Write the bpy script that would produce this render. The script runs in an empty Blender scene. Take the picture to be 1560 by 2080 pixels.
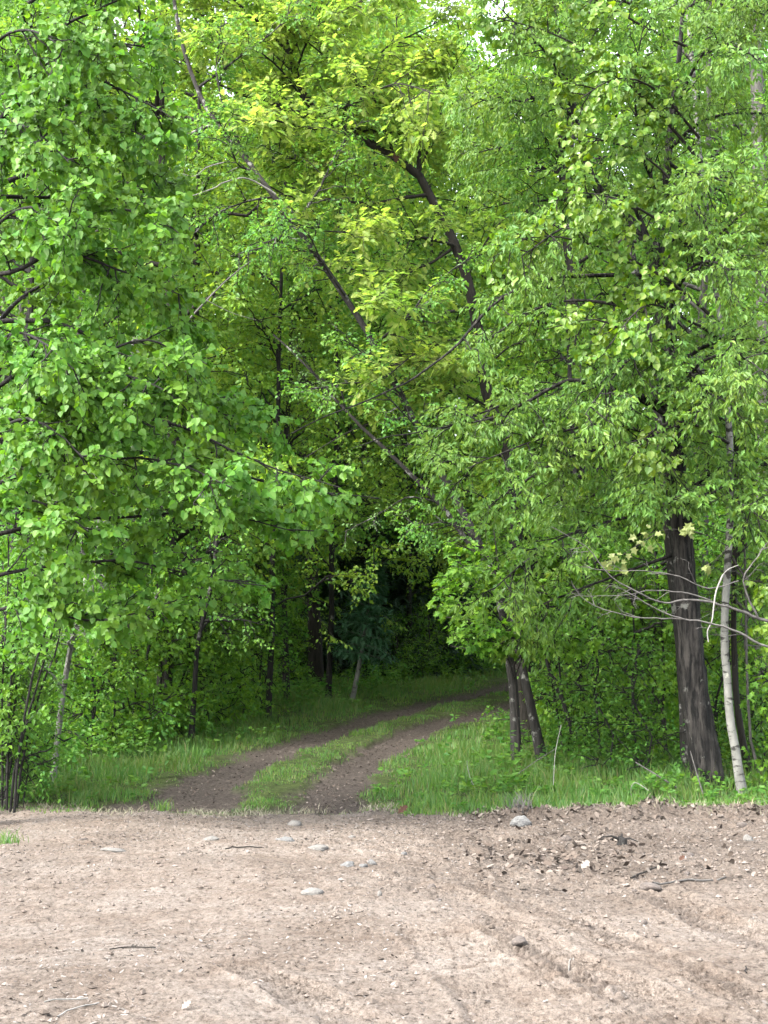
import bpy, math, random
import numpy as np
from mathutils import Matrix, Vector

R = math.radians
rng = np.random.default_rng(7)
random.seed(7)
S = bpy.context.scene
COL = S.collection

# ------------------------------------------------------------------ camera
FPX, H, HOR = 3000.0, 1.65, 1360.0           # focal length in photo pixels, eye height, horizon row
PITCH = math.atan((HOR - 1040) / FPX)
cam = bpy.data.cameras.new('camera'); camo = bpy.data.objects.new('camera', cam); COL.objects.link(camo)
cam.sensor_fit = 'VERTICAL'; cam.sensor_height = 36; cam.lens = 36 * FPX / 2080
cam.clip_end = 2000; cam.clip_start = .1
camo.location = (0, 0, H); camo.rotation_euler = (R(90) + PITCH, 0, 0)
S.camera = camo

# ------------------------------------------------------------------ sky, sun, exposure
SUN_EL, SUN_AZ = R(48), R(232)               # azimuth clockwise from +Y: behind the camera, a little to its left
w = bpy.data.worlds.new('World'); S.world = w; w.use_nodes = True
nt = w.node_tree; nt.nodes.clear()
sky = nt.nodes.new('ShaderNodeTexSky'); sky.sky_type = 'NISHITA'; sky.sun_disc = False
sky.sun_elevation = SUN_EL; sky.sun_rotation = SUN_AZ; sky.dust_density = 3.0; sky.air_density = 1.0
hs = nt.nodes.new('ShaderNodeHueSaturation'); hs.inputs['Saturation'].default_value = .30
bg = nt.nodes.new('ShaderNodeBackground'); bg.inputs['Strength'].default_value = .15
wo = nt.nodes.new('ShaderNodeOutputWorld')
nt.links.new(sky.outputs[0], hs.inputs['Color']); nt.links.new(hs.outputs[0], bg.inputs[0]); nt.links.new(bg.outputs[0], wo.inputs[0])
sl = bpy.data.lights.new('sun', 'SUN'); sl.energy = 1.5; sl.angle = R(20); sl.color = (1, .95, .87)
so = bpy.data.objects.new('sun', sl); COL.objects.link(so)
sd = Vector((math.sin(SUN_AZ) * math.cos(SUN_EL), math.cos(SUN_AZ) * math.cos(SUN_EL), math.sin(SUN_EL)))
so.rotation_euler = sd.to_track_quat('Z', 'Y').to_euler()
S.view_settings.view_transform = 'Standard'; S.view_settings.look = 'None'
S.view_settings.exposure = 3.3; S.view_settings.gamma = 1; S.view_settings.use_curve_mapping = False
S.cycles.max_bounces = 9; S.cycles.diffuse_bounces = 7; S.cycles.transmission_bounces = 7; S.cycles.glossy_bounces = 2
S.cycles.transparent_max_bounces = 4
S.cycles.use_denoising = True
S.cycles.sample_clamp_indirect = 6

# ------------------------------------------------------------------ numeric helpers
def hash2(ix, iy, seed):
    h = (ix.astype(np.int64) * 374761393 + iy.astype(np.int64) * 668265263 + seed * 974634777) & 0xFFFFFFFF
    h = ((h ^ (h >> 13)) * 1274126177) & 0xFFFFFFFF
    return ((h ^ (h >> 16)) & 0xFFFF) / 65535.0
def vnoise(x, y, seed=0):
    x = np.asarray(x, float); y = np.asarray(y, float)
    ix = np.floor(x); iy = np.floor(y); fx = x - ix; fy = y - iy
    fx = fx * fx * (3 - 2 * fx); fy = fy * fy * (3 - 2 * fy)
    a = hash2(ix, iy, seed); b = hash2(ix + 1, iy, seed); c = hash2(ix, iy + 1, seed); d = hash2(ix + 1, iy + 1, seed)
    return (a * (1 - fx) + b * fx) * (1 - fy) + (c * (1 - fx) + d * fx) * fy - .5
def sstep(a, b, x):
    t = np.clip((x - a) / (b - a), 0, 1); return t * t * (3 - 2 * t)
def nrm(v):
    return v / np.maximum(np.linalg.norm(v, axis=-1, keepdims=True), 1e-9)

# ---- terrain: a flat graded clearing, then a forest floor that climbs gently
RUT_L = np.array([(17.2, -2.62), (18, -2.49), (20.1, -2.35), (22.5, -1.76), (24.9, -1.16), (27.2, -.36), (29.7, .6), (32, 1.7), (34.6, 2.85), (37.5, 4.1), (41, 6.2), (45, 9.0)])
RUT_R = np.array([(17.2, -.84), (18, -.72), (20.1, -.6), (22.2, -.26), (24.3, .16), (26.3, .79), (28, 1.59), (30, 2.6), (32.3, 3.75), (35, 5.2), (38, 7.2), (42, 10)])
def rut_dist(x, y):
    out = []
    for r in (RUT_L, RUT_R):
        c = np.interp(y, r[:, 0], r[:, 1]); g = np.gradient(r[:, 1], r[:, 0])
        s = np.interp(y, r[:, 0], g)
        out.append((x - c) / np.sqrt(1 + s * s))
    return out
def track_masks(x, y):
    a, b = rut_dist(x, y)
    on = sstep(17.0, 17.8, y) * (1 - sstep(41, 44, y))
    n = vnoise(x * 3, y * 2, 5) * .28 + vnoise(x * 9, y * 6, 6) * .16
    wl = .50 * np.exp(-np.maximum(y - 17.4, 0) / 1.7); wr = .20 * np.exp(-np.maximum(y - 17.4, 0) / 1.7)
    rut = np.maximum(1 - sstep(.28, .52, np.abs(a) - wl + n), 1 - sstep(.28, .50, np.abs(b) - wr + n)) * on
    mid = ((a > 0) & (b < 0)) * on
    near = np.minimum(np.abs(a), np.abs(b))
    return rut, mid, near, a, b
EDGE = lambda x: 17.35 + vnoise(x * .9, x * 0 + 3, 9) * .7 + vnoise(x * 3, x * 0 + 3, 10) * .5 + .25 * sstep(-1, -4, x) - .1 * sstep(0, 2, x)
TREADS = [  # (y, x) centre lines, half width, lug pitch, lug skew
    (np.array([(6.2, 1.80), (6.9, 1.55), (8.5, 1.08), (10.3, .72), (12, .1)]), .20, .115, 1.1),
    (np.array([(6.2, 2.15), (7.3, 1.92), (9.2, 1.5), (11, .9), (12.5, .2)]), .16, .105, -1.0),
    (np.array([(6.2, .5), (7.07, -.05), (7.86, -.45), (9, -1.15)]), .17, .11, .9),
    (np.array([(6.2, .80), (7.5, .72), (9, .52), (10.5, .2)]), .34, .12, .15),
    (np.array([(6.2, 2.9), (8, 2.62), (10, 2.2), (12, 1.9)]), .2, .11, 1.0), (np.array([(6.2, 1.28), (7.3, 1.12), (9, .85), (10.5, .5)]), .14, .10, -.8)]
def base_z(x, y):
    s = np.maximum(y - 17.9, 0)
    z = .075 * np.minimum(s, 20.5) + .03 * np.maximum(s - 20.5, 0) * (s < 300)
    z = np.where(y > 120, .075 * 20.5 + .03 * 80, z)
    return z
def ground(x, y):
    x = np.asarray(x, float); y = np.asarray(y, float)
    z = base_z(x, y)
    near = 1 - sstep(60, 90, np.abs(y) + np.abs(x) * .5)
    z = z + near * (vnoise(x * .7, y * .6, 1) * .07 + vnoise(x * 2.3, y * 2.1, 2) * .03)
    rough = (.35 + .9 * sstep(9.5, 12.5, y) * (.25 + .75 * sstep(-1.2, .8, x)) + .3 * vnoise(x * .8, y * .8, 12)) * (1 - sstep(18, 20, y))
    rough = np.maximum(rough, .12 * near)
    z = z + rough * (vnoise(x * 6, y * 4, 3) * .040 + vnoise(x * 14, y * 9, 4) * .032 + np.abs(vnoise(x * 24, y * 16, 7)) * .03 + vnoise(x * 22, y * 45, 8) * .012)
    # heaped spoil along the back edge, right half
    e = EDGE(x)
    ridge = np.exp(-((y - e + .25) / .33) ** 2) * sstep(.9, 1.5, x) * (.07 + .13 * np.maximum(vnoise(x * 1.3, y * 0, 21) + .2, 0) + .06 * np.exp(-((x - 3.15) / .35) ** 2))
    z = z + ridge * (1 + 1.0 * vnoise(x * 7, y * 7, 22))
    z = z + .05 * np.exp(-(((x - 1.7) / .6) ** 2 + ((y - 12.0) / .35) ** 2)) * (1 + vnoise(x * 6, y * 6, 23))
    for c, hw, pitch, skew in TREADS:
        if np.all((y > 13)): break
        cx = np.interp(y, c[:, 0], c[:, 1]); g = np.interp(y, c[:, 0], np.gradient(c[:, 1], c[:, 0]))
        d = (x - cx) / np.sqrt(1 + g * g)
        band = (1 - sstep(hw * .8, hw, np.abs(d))) * (1 - sstep(c[-1, 0] - 1.2, c[-1, 0], y))
        lip = np.exp(-((np.abs(d) - hw * 1.08) / .035) ** 2) * (1 - sstep(c[-1, 0] - 1.2, c[-1, 0], y))
        wear = np.clip(.85 + vnoise(x * 2, y * 2, 31) * 1.4, .15, 1.25)
        along = y * np.sqrt(1 + g * g) + np.abs(d) * skew + vnoise(x * 5, y * 5, 32) * .02
        z = z + wear * (band * (-.026 + .026 * np.sin(along * 2 * np.pi / pitch)) + .020 * lip)
    rut, mid, nr, a, b = track_masks(x, y)
    z = z - .05 * rut + .03 * mid * (1 - rut)
    return z
def gz(x, y): return float(ground(np.array([x]), np.array([y]))[0])

def ray(px, py):
    dx, dz = (px - 780) / FPX, (1040 - py) / FPX
    c, s = math.cos(PITCH), math.sin(PITCH)
    return dx, c - dz * s, s + dz * c
def at(px, py, d):
    dx, dy, dz = ray(px, py); k = d / dy
    return np.array((dx * k, d, H + dz * k))
def proj(P):
    c, s = math.cos(PITCH), math.sin(PITCH)
    y = P[..., 1] * c + (P[..., 2] - H) * s; z = -P[..., 1] * s + (P[..., 2] - H) * c
    y = np.maximum(y, .01)
    return 780 + FPX * P[..., 0] / y, 1040 - FPX * z / y, y
def hit(px, py):
    dx, dy, dz = ray(px, py)
    lo = None
    for d in np.arange(5, 60, .05):
        if H + dz / dy * d < gz(dx / dy * d, d):
            return np.array((dx / dy * d, d, gz(dx / dy * d, d)))
    d = 45.; return np.array((dx / dy * d, d, gz(dx / dy * d, d)))
def foot(px, d):
    x = (px - 780) / FPX * d / (math.cos(PITCH)) * 1.0
    return np.array((x, d, gz(x, d)))

# ------------------------------------------------------------------ mesh building
class MB:
    def __init__(s): s.V = []; s.F = []; s.n = 0
    def add(s, V, polys, mat=0, smooth=False):
        V = np.asarray(V, np.float32).reshape(-1, 3)
        for p in polys:
            s.F.append((np.asarray(p, np.int64).reshape(-1, np.asarray(p).shape[-1]) + s.n, mat, smooth))
        s.V.append(V); s.n += len(V)
    def mesh(s, name, mats, base=(0, 0, 0)):
        V = np.concatenate(s.V) - np.asarray(base, np.float32)
        me = bpy.data.meshes.new(name)
        me.vertices.add(len(V)); me.vertices.foreach_set('co', V.astype(np.float32).ravel())
        li = np.concatenate([f.ravel() for f, m, sm in s.F])
        cnt = np.concatenate([np.full(len(f), f.shape[1]) for f, m, sm in s.F])
        mi = np.concatenate([np.full(len(f), m) for f, m, sm in s.F])
        sm = np.concatenate([np.full(len(f), q) for f, m, q in s.F])
        me.loops.add(len(li)); me.loops.foreach_set('vertex_index', li.astype(np.int32))
        me.polygons.add(len(cnt)); me.polygons.foreach_set('loop_start', (np.cumsum(cnt) - cnt).astype(np.int32))
        me.polygons.foreach_set('material_index', mi.astype(np.int32)); me.polygons.foreach_set('use_smooth', sm.astype(bool))
        for m in mats: me.materials.append(m)
        me.update(calc_edges=True)
        return me
    def build(s, name, mats, parent=None, base=None):
        b = np.array(parent.location) if (parent is not None and base is None) else (np.zeros(3) if base is None else np.asarray(base))
        me = s.mesh(name, mats, b)
        o = bpy.data.objects.new(name, me); COL.objects.link(o)
        if parent is not None: o.parent = parent
        else: o.location = b
        return o

def tubes(mb, pts, rad, sides, mat=0, smooth=True, lump=0., ridge=0.):
    pts = np.asarray(pts, float); rad = np.asarray(rad, float)
    if pts.ndim == 2: pts = pts[None]; rad = rad[None]
    n, m, _ = pts.shape
    t = nrm(np.gradient(pts, axis=1))
    ref = np.where(np.abs(t[..., 2:3]) > .85, np.array([1., 0, 0]), np.array([0, 0, 1.]))
    ref = np.broadcast_to(ref[:, :1], t.shape) if n == 1 else ref
    u = nrm(np.cross(ref, t)); v = np.cross(t, u)
    a = np.arange(sides) / sides * 2 * np.pi
    rr = rad[..., None]
    if lump: rr = rr * (1 + lump * (np.random.default_rng(n + m).random((n, m, sides)) - .5) * 2)
    if ridge:
        K = np.arange(sides)[None, None] + np.zeros((n, m, 1)); J = np.arange(m)[None, :, None] + np.zeros((n, 1, sides))
        K2 = np.minimum(K, sides - K)
        rr = rr * (1 + ridge * (vnoise(K * .55 + vnoise(J * .35, K2 * .3, 4) * 1.5, J * .16, 3) * 2 + vnoise(K * 1.1, J * .7, 5)) + .12 * vnoise(K2 * .12, J * .06, 8))
    V = pts[:, :, None] + rr[..., None] * (np.cos(a)[:, None] * u[:, :, None] + np.sin(a)[:, None] * v[:, :, None])
    i = np.arange(n)[:, None, None] * m * sides; j = np.arange(m - 1)[None, :, None] * sides; k = np.arange(sides)[None, None]
    k2 = (k + 1) % sides
    q = np.stack(np.broadcast_arrays(i + j + k, i + j + k2, i + j + sides + k2, i + j + sides + k), -1).reshape(-1, 4)
    mb.add(V, [q], mat, smooth)

def smooth_path(p, k=4, wob=0.0):
    p = np.asarray(p, float); n = len(p); out = []
    for i in range(n - 1):
        p0, p1, p2, p3 = p[max(i - 1, 0)], p[i], p[i + 1], p[min(i + 2, n - 1)]
        for t in np.arange(k) / k:
            out.append(.5 * (2 * p1 + (p2 - p0) * t + (2 * p0 - 5 * p1 + 4 * p2 - p3) * t * t + (3 * p1 - p0 - 3 * p2 + p3) * t ** 3))
    out.append(p[-1]); out = np.array(out)
    if wob: out[1:-1] += rng.normal(0, wob, (len(out) - 2, 3))
    return out
def resample(p, m):
    s = np.r_[0, np.cumsum(np.linalg.norm(np.diff(p, axis=0), axis=1))]
    q = np.linspace(0, s[-1], m)
    return np.stack([np.interp(q, s, p[:, i]) for i in range(3)], 1)

def branchlets(par, k, L, ang=(40, 75), flat=1., up=0., droop=.1, m=4, t0=.15, taper=.5, rg=rng, wig=.05):
    """k children on each parent polyline (n, M, 3) -> (n*k, m, 3)"""
    n, M, _ = par.shape
    t = t0 + (1 - t0) * (np.arange(k)[None] + rg.random((n, k))) / k
    f = np.clip(t * (M - 1), 0, M - 1.001); i = f.astype(int); fr = (f - i)[..., None]
    I = np.arange(n)[:, None]
    a = par[I, i]; b = par[I, i + 1]
    p0 = a + (b - a) * fr; tan = nrm(b - a)
    pr = rg.normal(0, 1, (n, k, 3)); pr[..., 2] *= flat
    pr = nrm(pr - (pr * tan).sum(-1, keepdims=True) * tan)
    al = np.radians(rg.uniform(ang[0], ang[1], (n, k, 1)))
    d = nrm(tan * np.cos(al) + pr * np.sin(al) + np.array([0, 0, up]))
    if np.ndim(L) == 1: L = np.asarray(L)[:, None]
    ln = (L * (1 - taper * t) * rg.uniform(.55, 1.2, (n, k)))[..., None, None]
    s = np.linspace(0, 1, m)[None, None, :, None]
    P = p0[:, :, None] + d[:, :, None] * s * ln + np.array([0, 0, -1.]) * droop * s * s * ln
    P = P + rg.normal(0, wig, P.shape) * ln * s
    return P.reshape(n * k, m, 3)

LEAF = {  # right half outline (along, across); mirrored, folded on the midrib, tip bent
    'heart': ([(0, 0), (.02, .26), (.2, .46), (.48, .44), (.76, .22), (1, 0)], .18, -.12),
    'ovate': ([(0, 0), (.25, .3), (.55, .27), (1, 0)], .2, -.12),
    'narrow': ([(0, 0), (.4, .215), (1, 0)], .3, -.22),
    'oak': ([(0, 0), (.2, .10), (.36, .3), (.44, .12), (.62, .38), (.68, .15), (.86, .2), (1, 0)], .1, -.1),
    'maple': ([(0, 0), (.05, .42), (.3, .26), (.48, .55), (.6, .2), (1, 0)], .12, -.15),
    'diamond': ([(0, 0), (.45, .34), (1, 0)], .22, -.12)}
def leaf_template(kind):
    o, fold, bend = LEAF[kind]
    o = np.array(o)
    right = np.c_[o, fold * o[:, 1] + bend * o[:, 0] ** 2]
    left = right[1:-1].copy(); left[:, 1] *= -1
    k = len(right)
    f1 = list(range(k)); f2 = [0, k - 1] + list(range(k + len(left) - 1, k - 1, -1))
    f2 = [k - 1] + [0][:0] + f2[:0] + [0][:0] if False else [0] + list(range(k, k + len(left))) + [k - 1]
    return np.vstack([right, left]), [f1[::-1], f2]
TPL = {k: leaf_template(k) for k in LEAF}
def leaf_geom(mb, kind, P, A, N, s, mat=0):
    if len(P) == 0: return
    T, fs = TPL[kind]
    B = np.cross(N, A)
    V = P[:, None] + s[:, None, None] * (T[None, :, 0:1] * A[:, None] + T[None, :, 1:2] * B[:, None] + T[None, :, 2:3] * N[:, None])
    o = np.arange(len(P))[:, None] * len(T)
    mb.add(V, [o + np.array(f)[None] for f in fs], mat)
def leaves_on(tw, j, size, droop=.5, side=.7, nb=(0, -.5, .8), nr=.6, cluster=0., rg=rng, t0=.1):
    n, M, _ = tw.shape
    t = t0 + (1 - t0) * (np.arange(j)[None] + rg.random((n, j))) / j
    t = 1 - (1 - t) ** (1 + cluster)
    f = np.clip(t * (M - 1), 0, M - 1.001); i = f.astype(int); fr = (f - i)[..., None]
    I = np.arange(n)[:, None]
    a = tw[I, i]; b = tw[I, i + 1]
    P = (a + (b - a) * fr); tan = nrm(b - a)
    sv = nrm(np.cross(tan, np.array([0, 0, 1.])) + 1e-6)
    sg = np.where((np.arange(j) % 2 == 0)[None, :, None], 1., -1.)
    A = nrm(tan * rg.uniform(.3, 1, (n, j, 1)) + sv * sg * side + np.array([0, 0, -droop]) + rg.normal(0, .35, (n, j, 3)))
    N = np.array(nb) + rg.normal(0, nr, (n, j, 3))
    N = nrm(N - (N * A).sum(-1, keepdims=True) * A)
    s = size * rng.uniform(.42, 1.25, (n, j))
    P = P + A * (s * .25)[..., None]
    return P.reshape(-1, 3), A.reshape(-1, 3), N.reshape(-1, 3), s.ravel()

# ------------------------------------------------------------------ materials
def mat(name):
    m = bpy.data.materials.new(name); m.use_nodes = True; n = m.node_tree; n.nodes.clear()
    return m, n, n.nodes.new('ShaderNodeOutputMaterial')
def N(n, t, **kw):
    x = n.nodes.new(t)
    for k, v in kw.items():
        if k in x.inputs: x.inputs[k].default_value = v
        else: setattr(x, k, v)
    return x
def ramp(n, stops, fac, interp='LINEAR'):
    r = n.nodes.new('ShaderNodeValToRGB'); r.color_ramp.interpolation = interp
    e = r.color_ramp.elements
    while len(e) < len(stops): e.new(.5)
    for i, (p, c) in enumerate(stops): e[i].position = p; e[i].color = (*c, 1)
    n.links.new(fac, r.inputs[0]); return r
def leaf_mat(name, cols, trans=.45, tb=(1.7, 1.6, .9), rough=.5, spec=.22):
    m, n, out = mat(name)
    g = N(n, 'ShaderNodeNewGeometry')
    r = ramp(n, [(i / (len(cols) - 1), c) for i, c in enumerate(cols)], g.outputs['Random Per Island'])
    tc = N(n, 'ShaderNodeTexCoord'); no = N(n, 'ShaderNodeTexNoise', Scale=1.1, Detail=2.0)
    n.links.new(tc.outputs['Object'], no.inputs['Vector'])
    h = N(n, 'ShaderNodeHueSaturation')
    mr = N(n, 'ShaderNodeMapRange'); mr.inputs[1].default_value = .3; mr.inputs[2].default_value = .7; mr.inputs[3].default_value = .485; mr.inputs[4].default_value = .515
    n.links.new(no.outputs['Fac'], mr.inputs[0]); n.links.new(mr.outputs[0], h.inputs['Hue']); n.links.new(r.outputs[0], h.inputs['Color'])
    p = N(n, 'ShaderNodeBsdfPrincipled', Roughness=rough); p.inputs['Specular IOR Level'].default_value = spec
    n.links.new(h.outputs[0], p.inputs['Base Color'])
    mx = N(n, 'ShaderNodeMix', data_type='RGBA', blend_type='MULTIPLY'); mx.inputs[0].default_value = 1; mx.inputs[7].default_value = (*tb, 1)
    n.links.new(h.outputs[0], mx.inputs[6])
    tr = N(n, 'ShaderNodeBsdfTranslucent'); n.links.new(mx.outputs[2], tr.inputs[0])
    ms = N(n, 'ShaderNodeMixShader'); ms.inputs[0].default_value = trans
    n.links.new(p.outputs[0], ms.inputs[1]); n.links.new(tr.outputs[0], ms.inputs[2]); n.links.new(ms.outputs[0], out.inputs[0])
    return m
def bark_mat(name, c1, c2, c3=None, lich=.62, stretch=(14, 14, 2.2), bump=.9, marks=None, rr=(.32, .68)):
    m, n, out = mat(name)
    tc = N(n, 'ShaderNodeTexCoord'); mp = N(n, 'ShaderNodeMapping'); mp.inputs['Scale'].default_value = stretch
    n.links.new(tc.outputs['Object'], mp.inputs[0])
    no = N(n, 'ShaderNodeTexNoise', Scale=1.6, Detail=6.0, Roughness=.7, Distortion=.4); n.links.new(mp.outputs[0], no.inputs['Vector'])
    r = ramp(n, [(rr[0], c1), (rr[1], c2)], no.outputs['Fac'])
    col = r.outputs[0]
    if c3:
        n2 = N(n, 'ShaderNodeTexNoise', Scale=5.0, Detail=5.0, Roughness=.65); n.links.new(tc.outputs['Object'], n2.inputs['Vector'])
        rl = ramp(n, [(lich, (0, 0, 0)), (lich + .06, (1, 1, 1))], n2.outputs['Fac'])
        x = N(n, 'ShaderNodeMix', data_type='RGBA'); x.inputs[7].default_value = (*c3, 1)
        n.links.new(rl.outputs[0], x.inputs[0]); n.links.new(col, x.inputs[6]); col = x.outputs[2]
    if marks:
        m3 = N(n, 'ShaderNodeMapping'); m3.inputs['Scale'].default_value = marks[1]
        n.links.new(tc.outputs['Object'], m3.inputs[0])
        n3 = N(n, 'ShaderNodeTexNoise', Scale=1.0, Detail=4.0, Roughness=.6); n.links.new(m3.outputs[0], n3.inputs['Vector'])
        rr = ramp(n, [(marks[2], (0, 0, 0)), (marks[2] + .05, (1, 1, 1))], n3.outputs['Fac'])
        x = N(n, 'ShaderNodeMix', data_type='RGBA'); x.inputs[7].default_value = (*marks[0], 1)
        n.links.new(rr.outputs[0], x.inputs[0]); n.links.new(col, x.inputs[6]); col = x.outputs[2]
    p = N(n, 'ShaderNodeBsdfPrincipled', Roughness=.9); p.inputs['Specular IOR Level'].default_value = .2
    n.links.new(col, p.inputs['Base Color'])
    b = N(n, 'ShaderNodeBump', Strength=bump, Distance=.03); n.links.new(no.outputs['Fac'], b.inputs['Height']); n.links.new(b.outputs[0], p.inputs['Normal'])
    n.links.new(p.outputs[0], out.inputs[0]); return m
def speck_mat(name, cols, rough=.95, trans=0):
    m, n, out = mat(name)
    g = N(n, 'ShaderNodeNewGeometry')
    r = ramp(n, [(i / max(len(cols) - 1, 1), c) for i, c in enumerate(cols)], g.outputs['Random Per Island'])
    p = N(n, 'ShaderNodeBsdfPrincipled', Roughness=rough); p.inputs['Specular IOR Level'].default_value = .15
    n.links.new(r.outputs[0], p.inputs['Base Color']); n.links.new(p.outputs[0], out.inputs[0]); return m

M = {}
M['linden'] = leaf_mat('linden_leaf', [(0.039, 0.106, 0.009), (0.065, 0.148, 0.011), (0.049, 0.129, 0.020), (0.088, 0.179, 0.016)])
M['aspen'] = leaf_mat('aspen_leaf', [(0.054, 0.122, 0.008), (0.071, 0.151, 0.010), (0.100, 0.166, 0.007), (0.056, 0.140, 0.016)], spec=.45)
M['oak_yellow'] = leaf_mat('young_oak_leaf', [(0.114, 0.188, 0.031), (0.140, 0.211, 0.038), (0.180, 0.225, 0.045), (0.091, 0.169, 0.034)], trans=.6, tb=(1.5, 1.6, .95))
M['oak_green'] = leaf_mat('drooping_leaf', [(0.056, 0.127, 0.016), (0.083, 0.161, 0.023), (0.068, 0.143, 0.037), (0.111, 0.183, 0.023)])
M['dull'] = leaf_mat('dull_leaf', [(0.044, 0.094, 0.022), (0.066, 0.127, 0.026), (0.077, 0.143, 0.045), (0.057, 0.110, 0.020)], trans=.35)
M['maple'] = leaf_mat('maple_leaf', [(0.048, 0.127, 0.010), (0.074, 0.165, 0.014), (0.098, 0.193, 0.016), (0.058, 0.141, 0.024)])
M['wood_a'] = leaf_mat('woodland_leaf', [(0.047, 0.128, 0.018), (0.076, 0.173, 0.025), (0.099, 0.200, 0.025), (0.056, 0.145, 0.041)], trans=.5)
M['wood_b'] = leaf_mat('pale_woodland_leaf', [(0.075, 0.155, 0.021), (0.107, 0.195, 0.027), (0.135, 0.215, 0.024), (0.077, 0.168, 0.045)], trans=.5)
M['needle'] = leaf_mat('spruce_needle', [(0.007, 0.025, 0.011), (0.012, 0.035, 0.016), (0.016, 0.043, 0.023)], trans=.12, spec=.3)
M['grass'] = leaf_mat('grass_blade', [(0.033, 0.087, 0.013), (0.051, 0.114, 0.019), (0.070, 0.133, 0.020), (0.042, 0.106, 0.031), (0.124, 0.128, 0.048)], trans=.4)
M['herb'] = leaf_mat('herb_leaf', [(0.031, 0.094, 0.014), (0.050, 0.127, 0.020), (0.072, 0.149, 0.018)], trans=.45)
M['shade_leaf'] = leaf_mat('shade_leaf', [(0.034, 0.103, 0.012), (0.057, 0.143, 0.016), (0.081, 0.175, 0.016), (0.043, 0.122, 0.026)], trans=.45)
M['fir'] = leaf_mat('fir_needle', [(.020, .066, .030), (.030, .088, .042), (.040, .100, .050)], trans=.25, spec=.3)
M['bark_dark'] = bark_mat('dark_furrowed_bark', (.0018, .0018, .0016), (.020, .0185, .017), (.085, .085, .077), .62, stretch=(16, 16, 3.2), bump=1.)
M['bark_oak'] = bark_mat('oak_bark', (.001, .001, .0009), (.026, .0235, .021), (.10, .10, .09), .63, stretch=(11, 11, 1.7), bump=1., rr=(.43, .60))
M['bark_lichen'] = bark_mat('lichen_bark', (.006, .0056, .005), (.024, .022, .020), (.12, .12, .109), .575, bump=.6)
M['bark_grey'] = bark_mat('grey_bark', (.022, .021, .019), (.068, .065, .059), (.03, .03, .027), .60, stretch=(8, 8, 3), bump=.5)
M['bark_pale'] = bark_mat('pale_aspen_bark', (.065, .065, .058), (.135, .135, .122), (.20, .20, .17), .62, stretch=(5, 5, 3), bump=.3, marks=((.02, .019, .017), (5, 5, 13), .56))
M['bark_brown'] = bark_mat('brown_bark', (.005, .0043, .0036), (.021, .018, .015), (.09, .09, .08), .66)
M['dead'] = bark_mat('dead_wood', (.03, .028, .026), (.085, .081, .075), None, stretch=(9, 9, 9), bump=.4)
M['dead_white'] = bark_mat('bleached_wood', (.09, .087, .08), (.18, .173, .16), None, bump=.3)

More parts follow.
